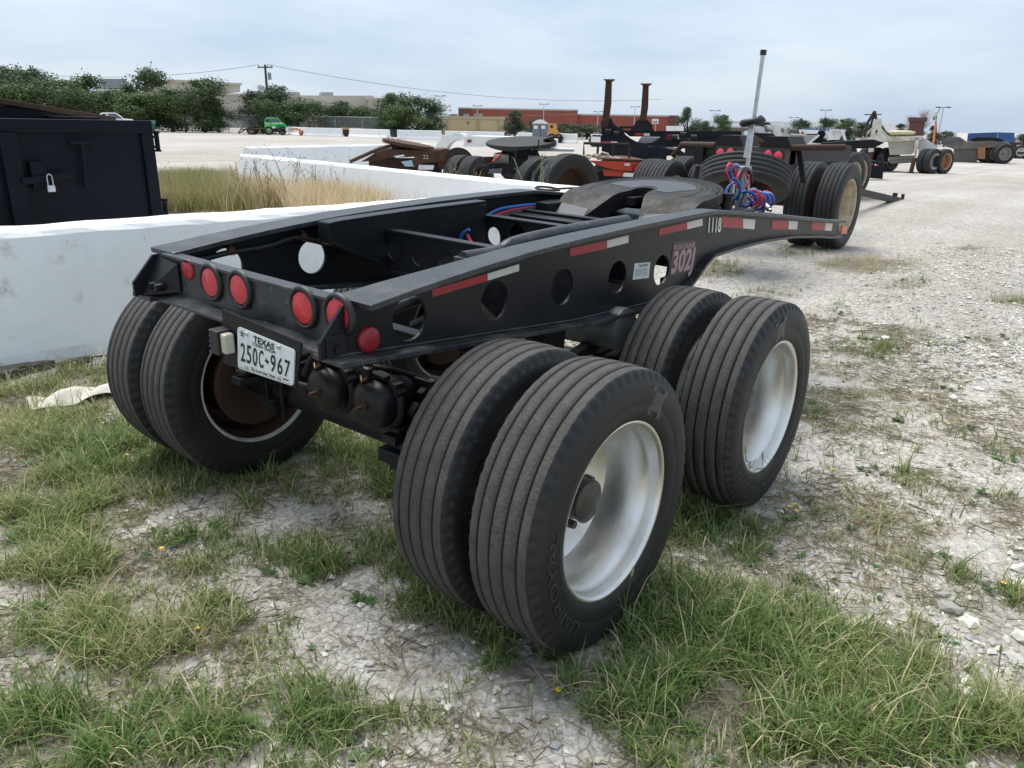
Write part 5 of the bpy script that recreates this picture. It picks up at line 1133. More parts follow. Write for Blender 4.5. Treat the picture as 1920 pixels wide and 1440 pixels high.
# white dolly with gantry
P, n = plane_at(1700, 310, 31., 0)
wd = Side(P, n, 'white_gantry_dolly', 'dirty white dolly with A-frame hose gantry and orange rims on the gravel', 'trailer')
DW = mat('dirty_white_paint', (.60, .57, .49), .55, dirt=(.24, .15, .07), damt=.75, dscale=2.6, dpos=(.5, .68))
wd.poly('deck_beam', [(1603, 259), (1640, 257), (1728, 255), (1735, 258), (1725, 262), (1640, 268), (1605, 263)], 0, 1.2, DW)
wd.poly('gantry_post', [(1637, 224), (1652, 222), (1654, 262), (1648, 262), (1645, 243), (1641, 244), (1640, 262), (1630, 262)], .2, .4, DW); wd.bars('gantry_brace', [(1618, 258), (1637, 240)], .06, DW, w=.3); wd.bars('gantry_brace', [(1666, 258), (1652, 243)], .06, DW, w=.3); wd.bars('hose_bundle', [(1620, 256), (1625, 232), (1634, 218), (1640, 208)], .06, HOSEK, w=.2); wd.bars('hose_bundle', [(1640, 208), (1642, 222), (1660, 248), (1668, 254)], .05, HOSEK, w=.3); wd.bars('hose_bundle', [(1628, 254), (1632, 234), (1639, 214)], .05, HOSEK, w=.4)
wd.poly('hopper_box', [(1664, 266), (1716, 262), (1714, 286), (1708, 290), (1668, 291)], .3, 1.4, mat('hopper_cream', (.45, .43, .37), .6, dirt=(.2, .15, .1), damt=.4)); wd.poly('corner_post', [(1716, 258), (1724, 258), (1718, 296), (1714, 296)], 0, .2, DW); wd.poly('side_panel', [(1724, 260), (1736, 260), (1760, 276), (1755, 282), (1722, 290)], .9, 1.6, WPAINT)
wd.bars('front_leg', [(1634, 264), (1633, 285)], .11, DW, w=.1); wd.bars('front_leg', [(1633, 285), (1630, 302)], .09, RUST, w=.1); wd.bars('landing_leg', [(1715, 296), (1708, 322)], .08, RUST, w=-.1); wd.poly('landing_foot', [(1702, 322), (1714, 322), (1714, 327), (1702, 327)], -.3, .1, RUST)
mb = MB(); p = wd.q(1690, 249, .8); mb.lathe([(-.12, .0), (-.10, .35), (0, .52), (.06, .5), (.09, .3), (.1, 0)], 26, c=p, M=Matrix.Rotation(R(-90), 3, 'Y')); mb.build('fifth_wheel_plate', mat('yellow_cream', (.62, .56, .36), .5, dirt=(.2, .15, .08), damt=.5), wd.root)
wd.bars('axle', [(1664, 300), (1715, 298)], .12, DW, w=.9); wd.bars('suspension_arm', [(1668, 305), (1712, 302)], .08, mat('grey_steel', (.25, .24, .22), .7), w=.6)
for x, w, rim in ((1737, .1, RIM_W), (1749, -.1, RIM_W), (1771, .35, RIM_O), (1640, 1.0, RIM_K), (1660, 1.0, RIM_K), (1620, 2.2, RIM_K), (1668, 1.2, RIM_K)): wd.wheel_at(x, 0, 1.04, rim, w, turn=R(55))
# grey-brown dolly behind it
P, n = plane_at(1830, 290, 43., 0)
gb = Side(P, n, 'mud_grey_dolly', 'mud grey dolly with orange grille panel right of the white dolly', 'trailer')
MG = mat('mud_grey', (.14, .13, .115), .75, var=.3, vscale=1.5, dirt=(.05, .045, .04), damt=.7, dscale=1.2)
gb.poly('deck', [(1765, 272), (1800, 266), (1860, 264), (1890, 268), (1870, 276), (1790, 280)], 0, 2.0, MG); gb.poly('front_body', [(1788, 280), (1832, 278), (1832, 304), (1788, 304)], .2, 2.0, MG); gb.poly('grille_panel', [(1833, 276), (1848, 275), (1847, 298), (1833, 298)], -.1, .1, mat('rust_orange_panel', (.28, .13, .05), .7)); gb.poly('dump_box', [(1768, 262), (1776, 257), (1798, 257), (1812, 266), (1812, 272), (1768, 272)], .4, 2.2, gmat('box_grey', (.12, .12, .13))); gb.poly('fifth_wheel_plate', [(1818, 262), (1830, 257), (1868, 258), (1885, 263), (1870, 268), (1826, 266)], .4, 2., BLKM)
for x, w in ((1880, 0.), (1862, .4), (1846, 1.5)): gb.wheel_at(x, 0, 1.15, RIM_G, w, turn=R(30))
P, n = plane_at(1860, 260, 62., 0)
bt = Side(P, n, 'blue_trailer', 'blue tarped trailer box standing behind the mud grey dolly', 'trailer'); TRP = mat('blue_tarp', (.022, .06, .19), .5, var=.15, vscale=.8)
bt.poly('tarp_side', [(1813, 266), (1815, 250), (1870, 248), (1870, 266)], 0, 2.4, TRP); bt.poly('tarp_end', [(1870.6, 266), (1870.6, 248), (1902, 249), (1903, 267)], 0, 2.4, mat('blue_tarp_light', (.03, .085, .25), .5)); bt.poly('chassis', [(1815, 267), (1900, 268), (1900, 276), (1815, 275)], .2, 2.2, BLKM)
for x in (1830, 1885): bt.wheel_at(x, 0, 1.05, RIM_G, .2)
P, n = plane_at(1905, 290, 52., 0)
rf = Side(P, n, 'red_flatbed', 'dark red flatbed trailer end right of the mud grey dolly', 'trailer'); DR = mat('dark_red_paint', (.085, .018, .02), .5, dirt=(.05, .04, .035), damt=.4)
rf.poly('deck_rail', [(1884, 284), (1960, 286), (1960, 291), (1884, 288)], 0, 2.4, DR); rf.poly('rack', [(1888, 266), (1950, 270), (1950, 284), (1905, 283)], .3, .5, DR); rf.poly('chassis', [(1885, 288), (1960, 291), (1960, 301), (1885, 299)], .4, 2, BLKM); rf.bars('stake_post', [(1884, 264), (1902, 280)], .07, MG); rf.poly('white_tag', [(1906, 272), (1916, 272), (1916, 276), (1906, 275)], .2, .29, WHT)
rf.wheel_at(1911, 0, .95, RIM_W, -.1); rf.wheel_at(1935, 0, .95, RIM_W, -.1)
# hopper trailers in a row behind
hop = [((1406, 1470), 244, 24., 'white hopper trailer with flaking paint behind the hose pole', (.66, .66, .64), True), ((1503, 1555), 241, 34., 'blue topped hopper trailer behind the scooped grey plate', (.05, .15, .26), False), ((1552, 1586), 242, 38., 'white hopper trailer with red rim and white braces', (.66, .66, .66), False)]
for (x0, x1), yt, dd, lb, c, fl in hop:
    P, n = plane_at((x0+x1)/2, 250, dd, 0); h = Side(P, n, 'hopper_trailer', lb, 'trailer', None)
    yt2 = 235 if fl else 241
    if fl: h.poly('hopper_wall', [(1406, 238), (1463, 234), (1466, 258), (1460, 264), (1430, 258), (1408, 252)], 0, 2., mat('flaking_white', (.70, .70, .68), .6, dirt=(.10, .07, .05), damt=.95, dscale=2.2, dpos=(.53, .58))); h.poly('rim', [(1404, 232), (1440, 229), (1447, 233), (1404, 236)], 0, 2., BLKM); h.poly('dark_end', [(1406, 249), (1450, 250), (1460, 264), (1404, 276)], -.3, -.2, NAVY); h.poly('rust_arch', [(1404, 253), (1420, 255), (1435, 264), (1440, 272), (1434, 272), (1420, 262), (1404, 260)], -.34, -.31, RUST)
    else:
        cm = mat('hop_%d' % x0, c, .5); h.poly('rim', [(x0, yt), (x1, yt+1), (x1, yt+5), (x0, yt+4)], 0, 2.2, cm); h.poly('hopper_wall', [(x0+3, yt+5), (x1-3, yt+5), (x1-14, yt+22), (x0+12, yt+22)], .1, 2.1, NAVY if x0 < 1540 else WPAINT)
        for xa, xb in ((x0, x0+10), (x1-10, x1-1)): h.bars('brace', [(xa+4, yt+4), (xb, yt+22)], .07, WPAINT, w=-.05)
    h.poly('chassis', [(x0, yt+21), (x1+30, yt+22), (x1+30, yt+27), (x0, yt+27)], .5, 1.6, BLKM)
    for x in (x0+12, x1): h.wheel_at(x, 0, 1.05, RIM_K, .3)
# blue rimmed hopper: white end boxes
P, n = plane_at(1520, 246, 33., 0); eb = Side(P, n, 'end_dump_box', 'small white box trailer with orange panel under the trees', 'trailer'); eb.poly('box', [(1497, 243), (1536, 244), (1532, 251), (1500, 251)], 0, 1.5, WPAINT); eb.poly('orange_panel', [(1502, 247), (1507, 247), (1507, 251), (1502, 251)], -.03, .01, ORP); eb.poly('chassis', [(1497, 251), (1536, 252), (1536, 258), (1497, 257)], .3, 1.3, BLKM); eb.wheel_at(1505, 0, 1., RIM_K, .3); eb.wheel_at(1528, 0, 1., RIM_K, .3)
# far white box trailers by the stake trailer
for (x0, x1, y0, y1, dd, lb) in ((1249, 1282, 236, 246, 60., 'small white box trailer showing over the stake trailer'), (1108, 1126, 256, 268, 60., 'white trailer end left of the stake trailer posts'), (1396, 1412, 246, 262, 40., 'white trailer end wall behind the hose pole')):
    P, n = plane_at(x0, y0, dd, 0); s_ = Side(P, n, 'box_trailer', lb, 'trailer', None); s_.poly('box', [(x0, y0), (x1, y0+.5), (x1, y1), (x0, y1)], 0, 2.4, WPAINT); s_.poly('chassis', [(x0, y1), (x1, y1), (x1, y1+4), (x0, y1+4)], .3, 2, BLKM); s_.wheel_at(x0+5, 0, 1., RIM_K, .2); s_.wheel_at(x1-5, 0, 1., RIM_K, .2)

# ================================================================== FAR SIDE OF THE YARD
def building(name, label, px0, px1, ytop, d, depth, mt, turn=0., roof=None, ybase=None, parts=()):
    xm = (px0+px1)/2; P, n = plane_at(xm, ytop, d, turn); s = Side(P, n, name, label, 'building'); s.o = Vector((P.x, P.y, 0)); s.root.location = s.o
    a = s.q(px0, ytop); b = s.q(px1, ytop); u0, u1 = a.dot(s.r), b.dot(s.r); h = a.z
    mb = MB(); mb.prism([[(u0, -.3), (u1, -.3), (u1, h), (u0, h)]], lambda u, v, w: s.r*u+s.n*w+Vector((0, 0, v)), 0, depth); s.wall = mb.build('wall', mt, s.root)
    mb = MB(); mb.prism([[(u0-.15, h), (u1+.15, h), (u1+.15, h+.35), (u0-.15, h+.35)]], lambda u, v, w: s.r*u+s.n*w+Vector((0, 0, v)), -.18, depth+.15); mb.build('parapet_cap', roof or mt, s.root)
    s.u0, s.u1, s.h = u0, u1, h; return s
BEI = mat('beige_render', (.40, .36, .30), .85, var=.07, vscale=.3); BEI2 = mat('light_beige_render', (.50, .46, .40), .85, var=.06, vscale=.3); CAPM = mat('parapet_cap', (.46, .42, .36), .7)
TAN = mat('tan_block', (.50, .40, .23), .85, var=.06, vscale=.4); BRK = mat('red_brick_wall', (.27, .075, .05), .85, var=.14, vscale=.6); BRK2 = mat('dark_brick_wall', (.12, .055, .045), .85); UNIT = mat('roof_unit_grey', (.33, .35, .37), .6); WHITER = mat('white_roof', (.80, .80, .80), .6)
b1 = building('shopping_block', 'long beige shopping block behind the trees with rooftop units', -60, 430, 166, 150, 50, BEI, 6, CAPM)
b1.poly('upper_parapet', [(318, 152), (336, 150), (460, 157), (459, 172), (320, 172)], 4, 26, BEI2, b1.wall); b1.poly('parapet_lip', [(316, 149), (338, 148), (462, 155), (461, 159), (336, 153), (318, 153)], 3.4, 26.5, CAPM, b1.wall)
b1.poly('roof_screen', [(200, 145.5), (246, 146), (246, 164), (201, 164)], 6, 14, mat('screen_grey', (.23, .24, .27), .7), b1.wall); b1.poly('roof_screen', [(43, 137), (57, 137), (58, 160), (43, 160)], 6, 12, UNIT, b1.wall); b1.poly('roof_screen', [(-10, 128), (42, 127), (40, 150), (-10, 150)], 8, 20, BEI2, b1.wall); b1.poly('roof_unit', [(58, 145), (76, 144), (74, 158), (59, 158)], 5, 9, mat('unit_dark', (.08, .08, .09), .7), b1.wall)
b2 = building('mall_wing', 'grey beige mall wing with stepped parapet behind the utility pole', 402, 690, 178, 140, 45, BEI, 2, CAPM)
b2.poly('raised_bay', [(565, 180), (697, 180), (696, 230), (630, 230), (565, 225)], -3, 10, BEI2, b2.wall); b2.poly('roof_unit', [(606, 171), (630, 171), (630, 184), (606, 184)], 6, 12, UNIT, b2.wall); b2.poly('roof_unit', [(460, 168), (490, 169), (490, 178), (460, 178)], 6, 10, UNIT, b2.wall); b2.poly('roof_unit', [(540, 170), (565, 171), (565, 179), (540, 179)], 6, 10, UNIT, b2.wall)
mb = MB(); p = b2.q(489, 167, 6); mb.lathe([(0, .0), (.15, .5), (.4, .95), (.42, .95), (.18, .5), (.05, 0)], 18, c=p, M=Matrix.Rotation(R(-40), 3, 'Y')); mb.cyl(p-Vector((0, 0, 1.)), p, .08, n=8); mb.build('satellite_dish', UNIT, b2.wall)
b2b = building('mall_end_wing', 'lower beige mall end behind the leafy trees', 690, 765, 187, 135, 30, BEI, 2, CAPM); b2b.poly('bay', [(752, 184), (760, 184), (760, 192), (752, 192)], 2, 6, BEI2, b2b.wall)
b3 = building('tan_building', 'tan block building with pilasters behind the far barriers', 826, 945, 222, 105, 30, TAN, -2, mat('tan_cap', (.42, .35, .22), .7))
for x in (838, 896, 935): b3.poly('pilaster', [(x-1, 223), (x+1.2, 223), (x+1.2, 250), (x-1, 250)], -.25, .1, mat('tan_dark', (.36, .29, .17), .85), b3.wall)
for x, w in ((840, 12), (866, 9), (887, 15)): b3.poly('roof_unit', [(x, 213), (x+w, 212.5), (x+w, 221.5), (x, 221.5)], 5, 9, UNIT, b3.wall)
b3.poly('wall_lamp', [(876, 229), (879, 229), (879, 231.5), (876, 231.5)], -.2, .05, BLKM, b3.wall)
b4 = building('red_brick_store', 'long red brick store behind the stake trailer', 860, 1083, 204, 190, 60, BRK, -4, mat('brick_cap', (.45, .40, .36), .7))
b4.poly('dark_bay', [(860, 204.5), (881, 204), (881, 222), (860, 222)], -.6, 1, BRK2, b4.wall); b4.poly('pale_band', [(881, 219.5), (1083, 214), (1083, 215), (881, 220.5)], -.12, .1, mat('band_pale', (.40, .24, .20), .8), b4.wall)
b5 = building('red_brick_annex', 'lower red brick annex with dark end beside the red brick store', 1079, 1272, 216, 188, 50, BRK, -4, mat('brick_cap', (.45, .40, .36), .7)); b5.poly('dark_bay', [(1255, 216.5), (1272, 217), (1272, 238), (1255, 238)], -.6, 1, BRK2, b5.wall)
b6 = building('white_warehouse', 'long white warehouse roofline behind the trailers and trees', 1310, 1728, 228, 170, 60, WHITER, 0, WHITER); b6.poly('brown_band', [(1318, 239), (1470, 241), (1470, 248), (1318, 246)], -2.5, -1., mat('brown_fascia', (.17, .13, .10), .8), b6.wall); b6.poly('shop_front', [(1335, 231), (1470, 231), (1470, 238.5), (1335, 237.5)], -3., -1.2, mat('white_fascia', (.7, .71, .72), .6), b6.wall)
b7 = building('brick_tower', 'narrow red brick tower beside the bare trees', 1706, 1735, 227, 75, 2.5, BRK2, 0, BRK2)

# ---- fence
fn = thing('chain_link_fence', 'grey chain-link fence along the far edge of the gravel', 'fence', gp(560, 252))
FO = gp(560, 252); GF = mat('fence_grey', (.30, .33, .33), .5, .6)
fp = [gp(270, 246.5), gp(430, 249), gp(530, 251), gp(840, 258.5)]; segp = []
for a, b in zip(fp[:-1], fp[1:]):
    L_ = (b-a).length; k = max(1, int(L_/3.2))
    for i in range(k): segp.append(a+(b-a)*(i/k))
segp.append(fp[-1]); pm = MB(); pm.cyl((0, 0, 0), (0, 0, 2.0), .04, n=6); pme = pm.mesh('post', GF)
for p in segp: o = link('post', pme, fn); o.location = Vector((p.x, p.y, 0))-Vector((FO.x, FO.y, 0))
mb = MB(); mb.tube([Vector((p.x-FO.x, p.y-FO.y, 1.98)) for p in segp], .035, 6); mb.build('top_rail', GF, fn)
cm = bpy.data.materials.new('chain_link'); cm.use_nodes = True; cn = cm.node_tree; pbs = cn.nodes['Principled BSDF']; pbs.inputs['Base Color'].default_value = (.30, .33, .33, 1); trn = cn.nodes.new('ShaderNodeBsdfTransparent'); mxn = cn.nodes.new('ShaderNodeMixShader'); mxn.inputs[0].default_value = .28
cn.links.new(trn.outputs[0], mxn.inputs[1]); cn.links.new(pbs.outputs[0], mxn.inputs[2]); cn.links.new(mxn.outputs[0], cn.nodes['Material Output'].inputs[0])
mb = MB()
for a, b in zip(segp[:-1], segp[1:]):
    a = a-Vector((FO.x, FO.y, 0)); b = b-Vector((FO.x, FO.y, 0)); mb.add([(a.x, a.y, .05), (b.x, b.y, .05), (b.x, b.y, 1.95), (a.x, a.y, 1.95)], [(0, 1, 2, 3)])
mb.build('mesh_panel', cm, fn)
# ---- poles, wires, lamps
WOOD = mat('pole_wood', (.10, .075, .055), .9, var=.2)
def standing(px, py_base, d): p = dep(px, py_base, d); return Vector((p.x, p.y, 0))
up = standing(507, 250, 95.); top = dep(507, 124, 95.).z
ut = thing('utility_pole', 'wooden utility pole with transformer gear rising out of the trees', 'pole', up); mb = MB(); mb.cyl((0, 0, 0), (.0, 0, top), .19, .13, n=10); mb.build('pole', WOOD, ut)
mb = MB(); mb.bar(RT*-.9+Vector((0, 0, top-.3)), RT*.9+Vector((0, 0, top-.3)), .12, .14); mb.build('crossarm', WOOD, ut); mb = MB(); mb.cyl(RT*.45+Vector((0, 0, top-1.7)), RT*.45+Vector((0, 0, top-.9)), .22, n=12); mb.build('transformer', UNIT, ut)
for k in (-.8, .3, .8): mb = MB(); mb.cyl(RT*k+Vector((0, 0, top-.25)), RT*k+Vector((0, 0, top)), .06, n=6); mb.build('insulator', UNIT, ut)
def wire(a, b, sag, name='overhead_wire', lb='', r_=.022):
    pts = [a+(b-a)*(i/24)-Vector((0, 0, sag*4*(i/24)*(1-i/24))) for i in range(25)]; mb = MB(); mb.tube(pts, r_, 5); o = mb.build(name, mat('wire', (.03, .03, .035), .6)); tag(o, lb, 'wire', 'overhead wires')
wire(up+RT*.3+Vector((0, 0, top)), dep(1240, 186, 120.), 1.6, lb='long overhead wire sagging right from the utility pole over the brick store'); wire(up-RT*.8+Vector((0, 0, top-.02)), dep(-40, 128, 95.), 1.2, lb='overhead wire running left from the utility pole')
wire(dep(430, 188, 98.), dep(830, 207, 104.), .5, lb='low wire crossing the beige mall wall', r_=.03); wire(dep(560, 184, 98.), dep(900, 216, 108.), .5, lb='low wire running down behind the leafy trees', r_=.03); wire(dep(820, 214, 108), dep(1290, 236, 120.), .6, lb='low wire crossing the red brick store', r_=.03)
wire(dep(1079, 207, 115), dep(860, 222, 112), .5, lb='second low wire crossing the red brick store', r_=.03)
po_ = standing(813, 258, 92.); mb = MB(); mb.cyl(po_, po_+Vector((0, 0, dep(813, 188, 92.).z)), .12, .09, n=8); o = mb.build('bare_pole', WOOD); tag(o, 'short wooden pole standing at the right end of the leafy trees', 'pole')
lampm = {}
for i, (x, yt, d, lb) in enumerate(((826, 181, 150, 'tall lot lamp above the tan building left end'), (895, 199, 170, 'lot lamp above the dark end of the brick store'), (1018, 196, 170, 'lot lamp above the brick store roof'), (1119, 210, 170, 'lot lamp left of the tall rusty stakes'), (1187, 201, 170, 'lot lamp between the two tall rusty stakes'), (1336, 208, 150, 'lot lamp left of the hose pole by two round trees'), (1484, 221, 160, 'small lot lamp right of the hose pole'), (1541, 207, 140, 'lot lamp over the trees behind the hopper trailers'), (1758, 202, 110, 'lot lamp behind the numbered sign'))):
    b = standing(x, 260, d); t = dep(x, yt, d).z; th_ = thing('lot_lamp', lb, 'lamp', b, 0, 'tall parking lot lamps'); mb = MB(); mb.cyl((0, 0, 0), (0, 0, t), .10, .07, n=8); mb.build('pole', GALV, th_); mb = MB(); mb.bar(RT*-.75+Vector((0, 0, t)), RT*.75+Vector((0, 0, t)), .08, .07); mb.build('arm', BLKM, th_)
    for k in (-1, 1): mb = MB(); c = RT*(k*.75)+Vector((0, 0, t+.03)); mb.box(c.x-.26, c.x+.26, c.y-.26, c.y+.26, c.z-.06, c.z+.07); mb.build('lamp_head', BLKM, th_)
b = standing(1628, 270, 120.); t = dep(1628, 210, 120.).z; th_ = thing('power_pole', 'thin wooden power pole with crossarm left of the white gantry', 'pole', b); mb = MB(); mb.cyl((0, 0, 0), (.2, 0, t), .16, .12, n=8); mb.build('pole', WOOD, th_); mb = MB(); mb.bar(RT*-1.3+Vector((0, 0, t-.4)), RT*1.3+Vector((0, 0, t-.4)), .14, .16); mb.build('crossarm', WOOD, th_)

# ---- numbered lot signs
def lotsign(px, pyt, pyb, d, txt, label, w, postm, base_py, px_b=None):
    P, n = plane_at(px, pyt, d, 0); base = dep(px_b or px, base_py, d); base.z = 0; th_ = thing('lot_sign', label, 'sign', base, 0, 'numbered lot signs'); r_ = Vector((n.y, -n.x, 0))
    t = onP(px, pyt, P, n)-base; b_ = onP(px, pyb, P, n)-base
    mb = MB(); mb.tube([Vector((0, 0, 0)), b_*.5+Vector((0, 0, 0)), Vector((b_.x, b_.y, b_.z))+n*.03], .05, 8); mb.build('post', postm, th_)
    mb = MB(); mb.prism([[(-w, b_.z), (w, b_.z), (w, t.z), (-w, t.z)]], lambda u, v, ww: Vector((t.x, t.y, 0))+r_*u+n*ww+Vector((0, 0, v)), 0, .02); sg = mb.build('sign_panel', WPAINT, th_)
    mb = MB(); v, f, wd_ = text_geo(txt, 1., 1., .02); hh = max(p[1] for p in v); H_ = (t.z-b_.z); mb.add([Vector((t.x, t.y, 0))+r_*((x/wd_-.5)*w*1.5)-n*.012+Vector((0, 0, b_.z+H_*.15+y/hh*H_*.5)) for x, y in v], f); mb.build('sign_number', INK, sg)
    mb = MB(); mb.prism([[(-w*.5, t.z-H_*.2), (w*.5, t.z-H_*.2), (w*.5, t.z-H_*.13), (-w*.5, t.z-H_*.13)]], lambda u, v, ww: Vector((t.x, t.y, 0))+r_*u+n*ww+Vector((0, 0, v)), -.012, 0); mb.build('sign_small_print', mat('print_grey', (.35, .35, .35), .7), sg)
ORPO = mat('orange_post', (.62, .16, .05), .6)
lotsign(1755, 211, 227, 42., '65', 'white sign numbered 65 on a leaning orange post', .16*42/30*.6, ORPO, 297, 1747); lotsign(1229, 223, 232, 55., '66', 'white sign numbered 66 seen over the stake trailer', .22, ORPO, 275, 1228)
P, n = plane_at(1755, 205, 42.3, 0)
mb = MB(); th_ = thing('sign_hanger', 'thin dark steel sign hanger arm over the sign numbered 65', 'frame', Vector((dep(1750, 297, 42.3).x, dep(1750, 297, 42.3).y, 0))); mb.tube([onP(x, y, P, n)-th_.location for x, y in ((1755, 300), (1756, 228), (1748, 226), (1750, 212), (1760, 210), (1762, 203))], .02, 6); mb.build('arm', BLKM, th_)

# ---- portable toilet, yellow machine, equipment
P, n = plane_at(1012, 250, 66., 0); tl = Side(P, n, 'portable_toilet', 'grey portable toilet with white domed roof behind the far barriers', 'toilet'); TG_ = mat('toilet_grey', (.16, .18, .20), .6)
tl.poly('cabin', [(998, 231), (1028, 231), (1027, 262), (998, 262)], 0, 1.15, TG_); rf_ = MB(); a = tl.q(996.5, 231.5); b = tl.q(1029, 231.5); 
arcp = [(a.dot(tl.r)+(b-a).dot(tl.r)*i/12, a.z+.34*math.sin(math.pi*i/12)) for i in range(13)]; rf_.prism([arcp], lambda u, v, w: tl.r*u+tl.n*w+Vector((0, 0, v)), -.05, 1.2); rf_.build('roof', WPAINT, tl.root)
for x in (1001, 1015): tl.poly('sign_sheet', [(x, 235.5), (x+7, 235.5), (x+7, 241.5), (x, 241.5)], -.03, .01, WPAINT)
tl.poly('door_seam', [(1013, 233), (1013.6, 233), (1013.6, 260), (1013, 260)], -.02, .01, BLKM)
P, n = plane_at(1040, 250, 70., 0); ym_ = Side(P, n, 'orange_loader', 'small orange loader cab beside the grey portable toilet', 'loader'); YO = mat('machine_orange', (.62, .30, .10), .6)
ym_.poly('cab', [(1028, 231), (1044, 232), (1044, 249), (1028, 249)], 0, 1.4, YO, holes=[[(1031.5, 234.5), (1037, 234.5), (1037, 240), (1031.5, 240)]]); ym_.poly('cab_glass', [(1031.5, 234.5), (1037, 234.5), (1037, 240), (1031.5, 240)], .05, .08, mat('dark_glass', (.02, .025, .03), .1)); ym_.poly('hood', [(1038, 243), (1046, 243), (1050, 256), (1028, 256), (1028, 249), (1038, 249)], .02, 1.3, YO); ym_.wheel_at(1033, 0, .9, RIM_K, .1); ym_.wheel_at(1046, 0, .9, RIM_K, .1)
P, n = plane_at(565, 250, 80., 0); om = Side(P, n, 'snow_plough', 'orange plough blade leaning on the far barriers by the green truck', 'plough'); OM = mat('machine_orange2', (.62, .22, .07), .6)
om.poly('blade', [(561, 243), (573, 246), (571, 252), (568, 255), (563, 255), (560, 250)], -.2, .2, OM); om.poly('arm', [(545, 241), (556, 240), (564, 243), (562, 246), (554, 243), (546, 244)], -.1, .2, OM); om.poly('hub', [(565, 249), (568, 249), (568, 252), (565, 252)], -.26, -.2, BLKM)
P, n = plane_at(658, 245, 80., 0); yb_ = Side(P, n, 'yellow_beam', 'yellow steel beam on dark stand between the far barriers', 'beam'); yb_.poly('beam', [(638, 239), (678, 240), (676, 243.5), (640, 243)], -.2, .5, mat('beam_yellow', (.38, .26, .09), .6)); yb_.poly('stand', [(643, 243.5), (657, 243.5), (655, 258), (646, 258)], .0, .6, RUSTD)
P, n = plane_at(737, 255, 84., 0); gb_ = Side(P, n, 'green_bin', 'dark green bin in the gap between two far barriers', 'bin'); gb_.poly('body', [(730, 244), (746, 244), (744, 262), (731, 262)], 0, 1.2, mat('bin_green', (.02, .06, .03), .6)); gb_.poly('lid', [(729, 242.5), (747, 242.5), (747, 244.2), (729, 244.2)], -.06, 1.26, mat('bin_green_dark', (.015, .04, .025), .6))
P, n = plane_at(286, 238, 84., 0); gx_ = Side(P, n, 'green_box', 'green utility box at the left end of the chain-link fence', 'box'); gx_.poly('body', [(280, 232), (291, 232), (291, 247), (280, 247)], 0, 1.2, mat('box_green', (.03, .11, .08), .6)); gx_.poly('lid', [(279.4, 225.5), (291.4, 225.5), (291.4, 232), (279.4, 232)], -.05, 1.25, mat('box_green_light', (.10, .26, .20), .6))
for i, x in enumerate((1088, 0)):
    pass
for x, lb in ((590, 'thin rusty post left of two rusty panels by the fence'), (610, 'thin rusty post right of two rusty panels by the fence')):
    b = standing(x, 252, 86.); mb = MB(); mb.cyl(b, b+Vector((0, 0, dep(x, 229, 86.).z)), .05, n=6); o = mb.build('rusty_post', RUST); tag(o, lb, 'post')
for x, lb in ((580.5, 'left rusty board standing behind the far barriers'), (600, 'right rusty board standing behind the far barriers')):
    P, n = plane_at(x, 240, 85., 0); s_ = Side(P, n, 'notice_board', lb, 'board'); s_.poly('sheet', [(x-2.2, 228), (x+2.2, 227), (x+2.2, 244), (x-2.2, 244)], 0, .1, RUST); s_.bars('leg', [(x, 244), (x, 253)], .04, RUST, w=.05)

# ---- green flatbed truck
P, n = plane_at(490, 245, 81., 0); gt = Side(P, n, 'green_flatbed_truck', 'bright green flatbed truck parked by the chain-link fence', 'truck')
GRN = mat('green_paint', (.03, .42, .09), .3, var=.05, coat=.5); GRNL = mat('green_paint_side', (.13, .55, .12), .35, coat=.4)
gt.poly('cab', [(496, 224), (500, 220.5), (508, 220), (522, 221), (529, 230), (496.5, 232)], .2, 1.9, GRN, bev=.1); gt.poly('cab_side', [(496, 229), (508, 230), (510, 247), (497, 246)], -.05, 1.95, GRNL, bev=.05); gt.poly('side_window', [(498, 224), (503, 223), (506, 230), (498, 229.5)], .1, .22, mat('dark_glass', (.02, .025, .03), .1))
gt.poly('windscreen', [(505, 222.2), (520.5, 222.6), (528, 230), (508, 230)], .08, .4, mat('windscreen_glass', (.10, .13, .15), .08)); gt.poly('hood', [(507, 230.5), (530, 230), (537, 235), (538, 241), (510, 241)], -.3, 1.7, GRN, bev=.12); gt.poly('grille', [(517, 234), (535, 234.5), (536, 240), (518, 240)], -.36, -.28, mat('green_dark', (.01, .20, .05), .5)); gt.poly('bumper', [(510, 242), (538, 242), (539, 247), (512, 247)], -.45, 1.6, BLKM)
gt.poly('headlamp', [(510, 237.5), (516, 237.5), (516, 240.5), (510, 240.5)], -.36, -.2, WPAINT); gt.poly('headlamp', [(535, 240), (539, 240), (539, 246), (536, 246)], -.5, -.3, WPAINT); gt.poly('number_plate', [(518, 248), (526, 247.5), (526, 250.5), (518, 250.5)], -.46, -.4, WPAINT)
gt.poly('flatbed', [(452, 242), (496, 240.5), (496, 243.5), (455, 244)], .1, 2.2, RUSTD); gt.bars('tail_ramp', [(460, 231), (446, 250)], .06, WOOD, w=.3); gt.bars('tail_ramp', [(462, 241), (447, 251)], .06, WOOD, w=1.2)
for x, w in ((475, .2), (508, -.1), (533, -.35), (481, 1.7)): gt.wheel_at(x, 0, .95, RIM_G, w, turn=R(20))
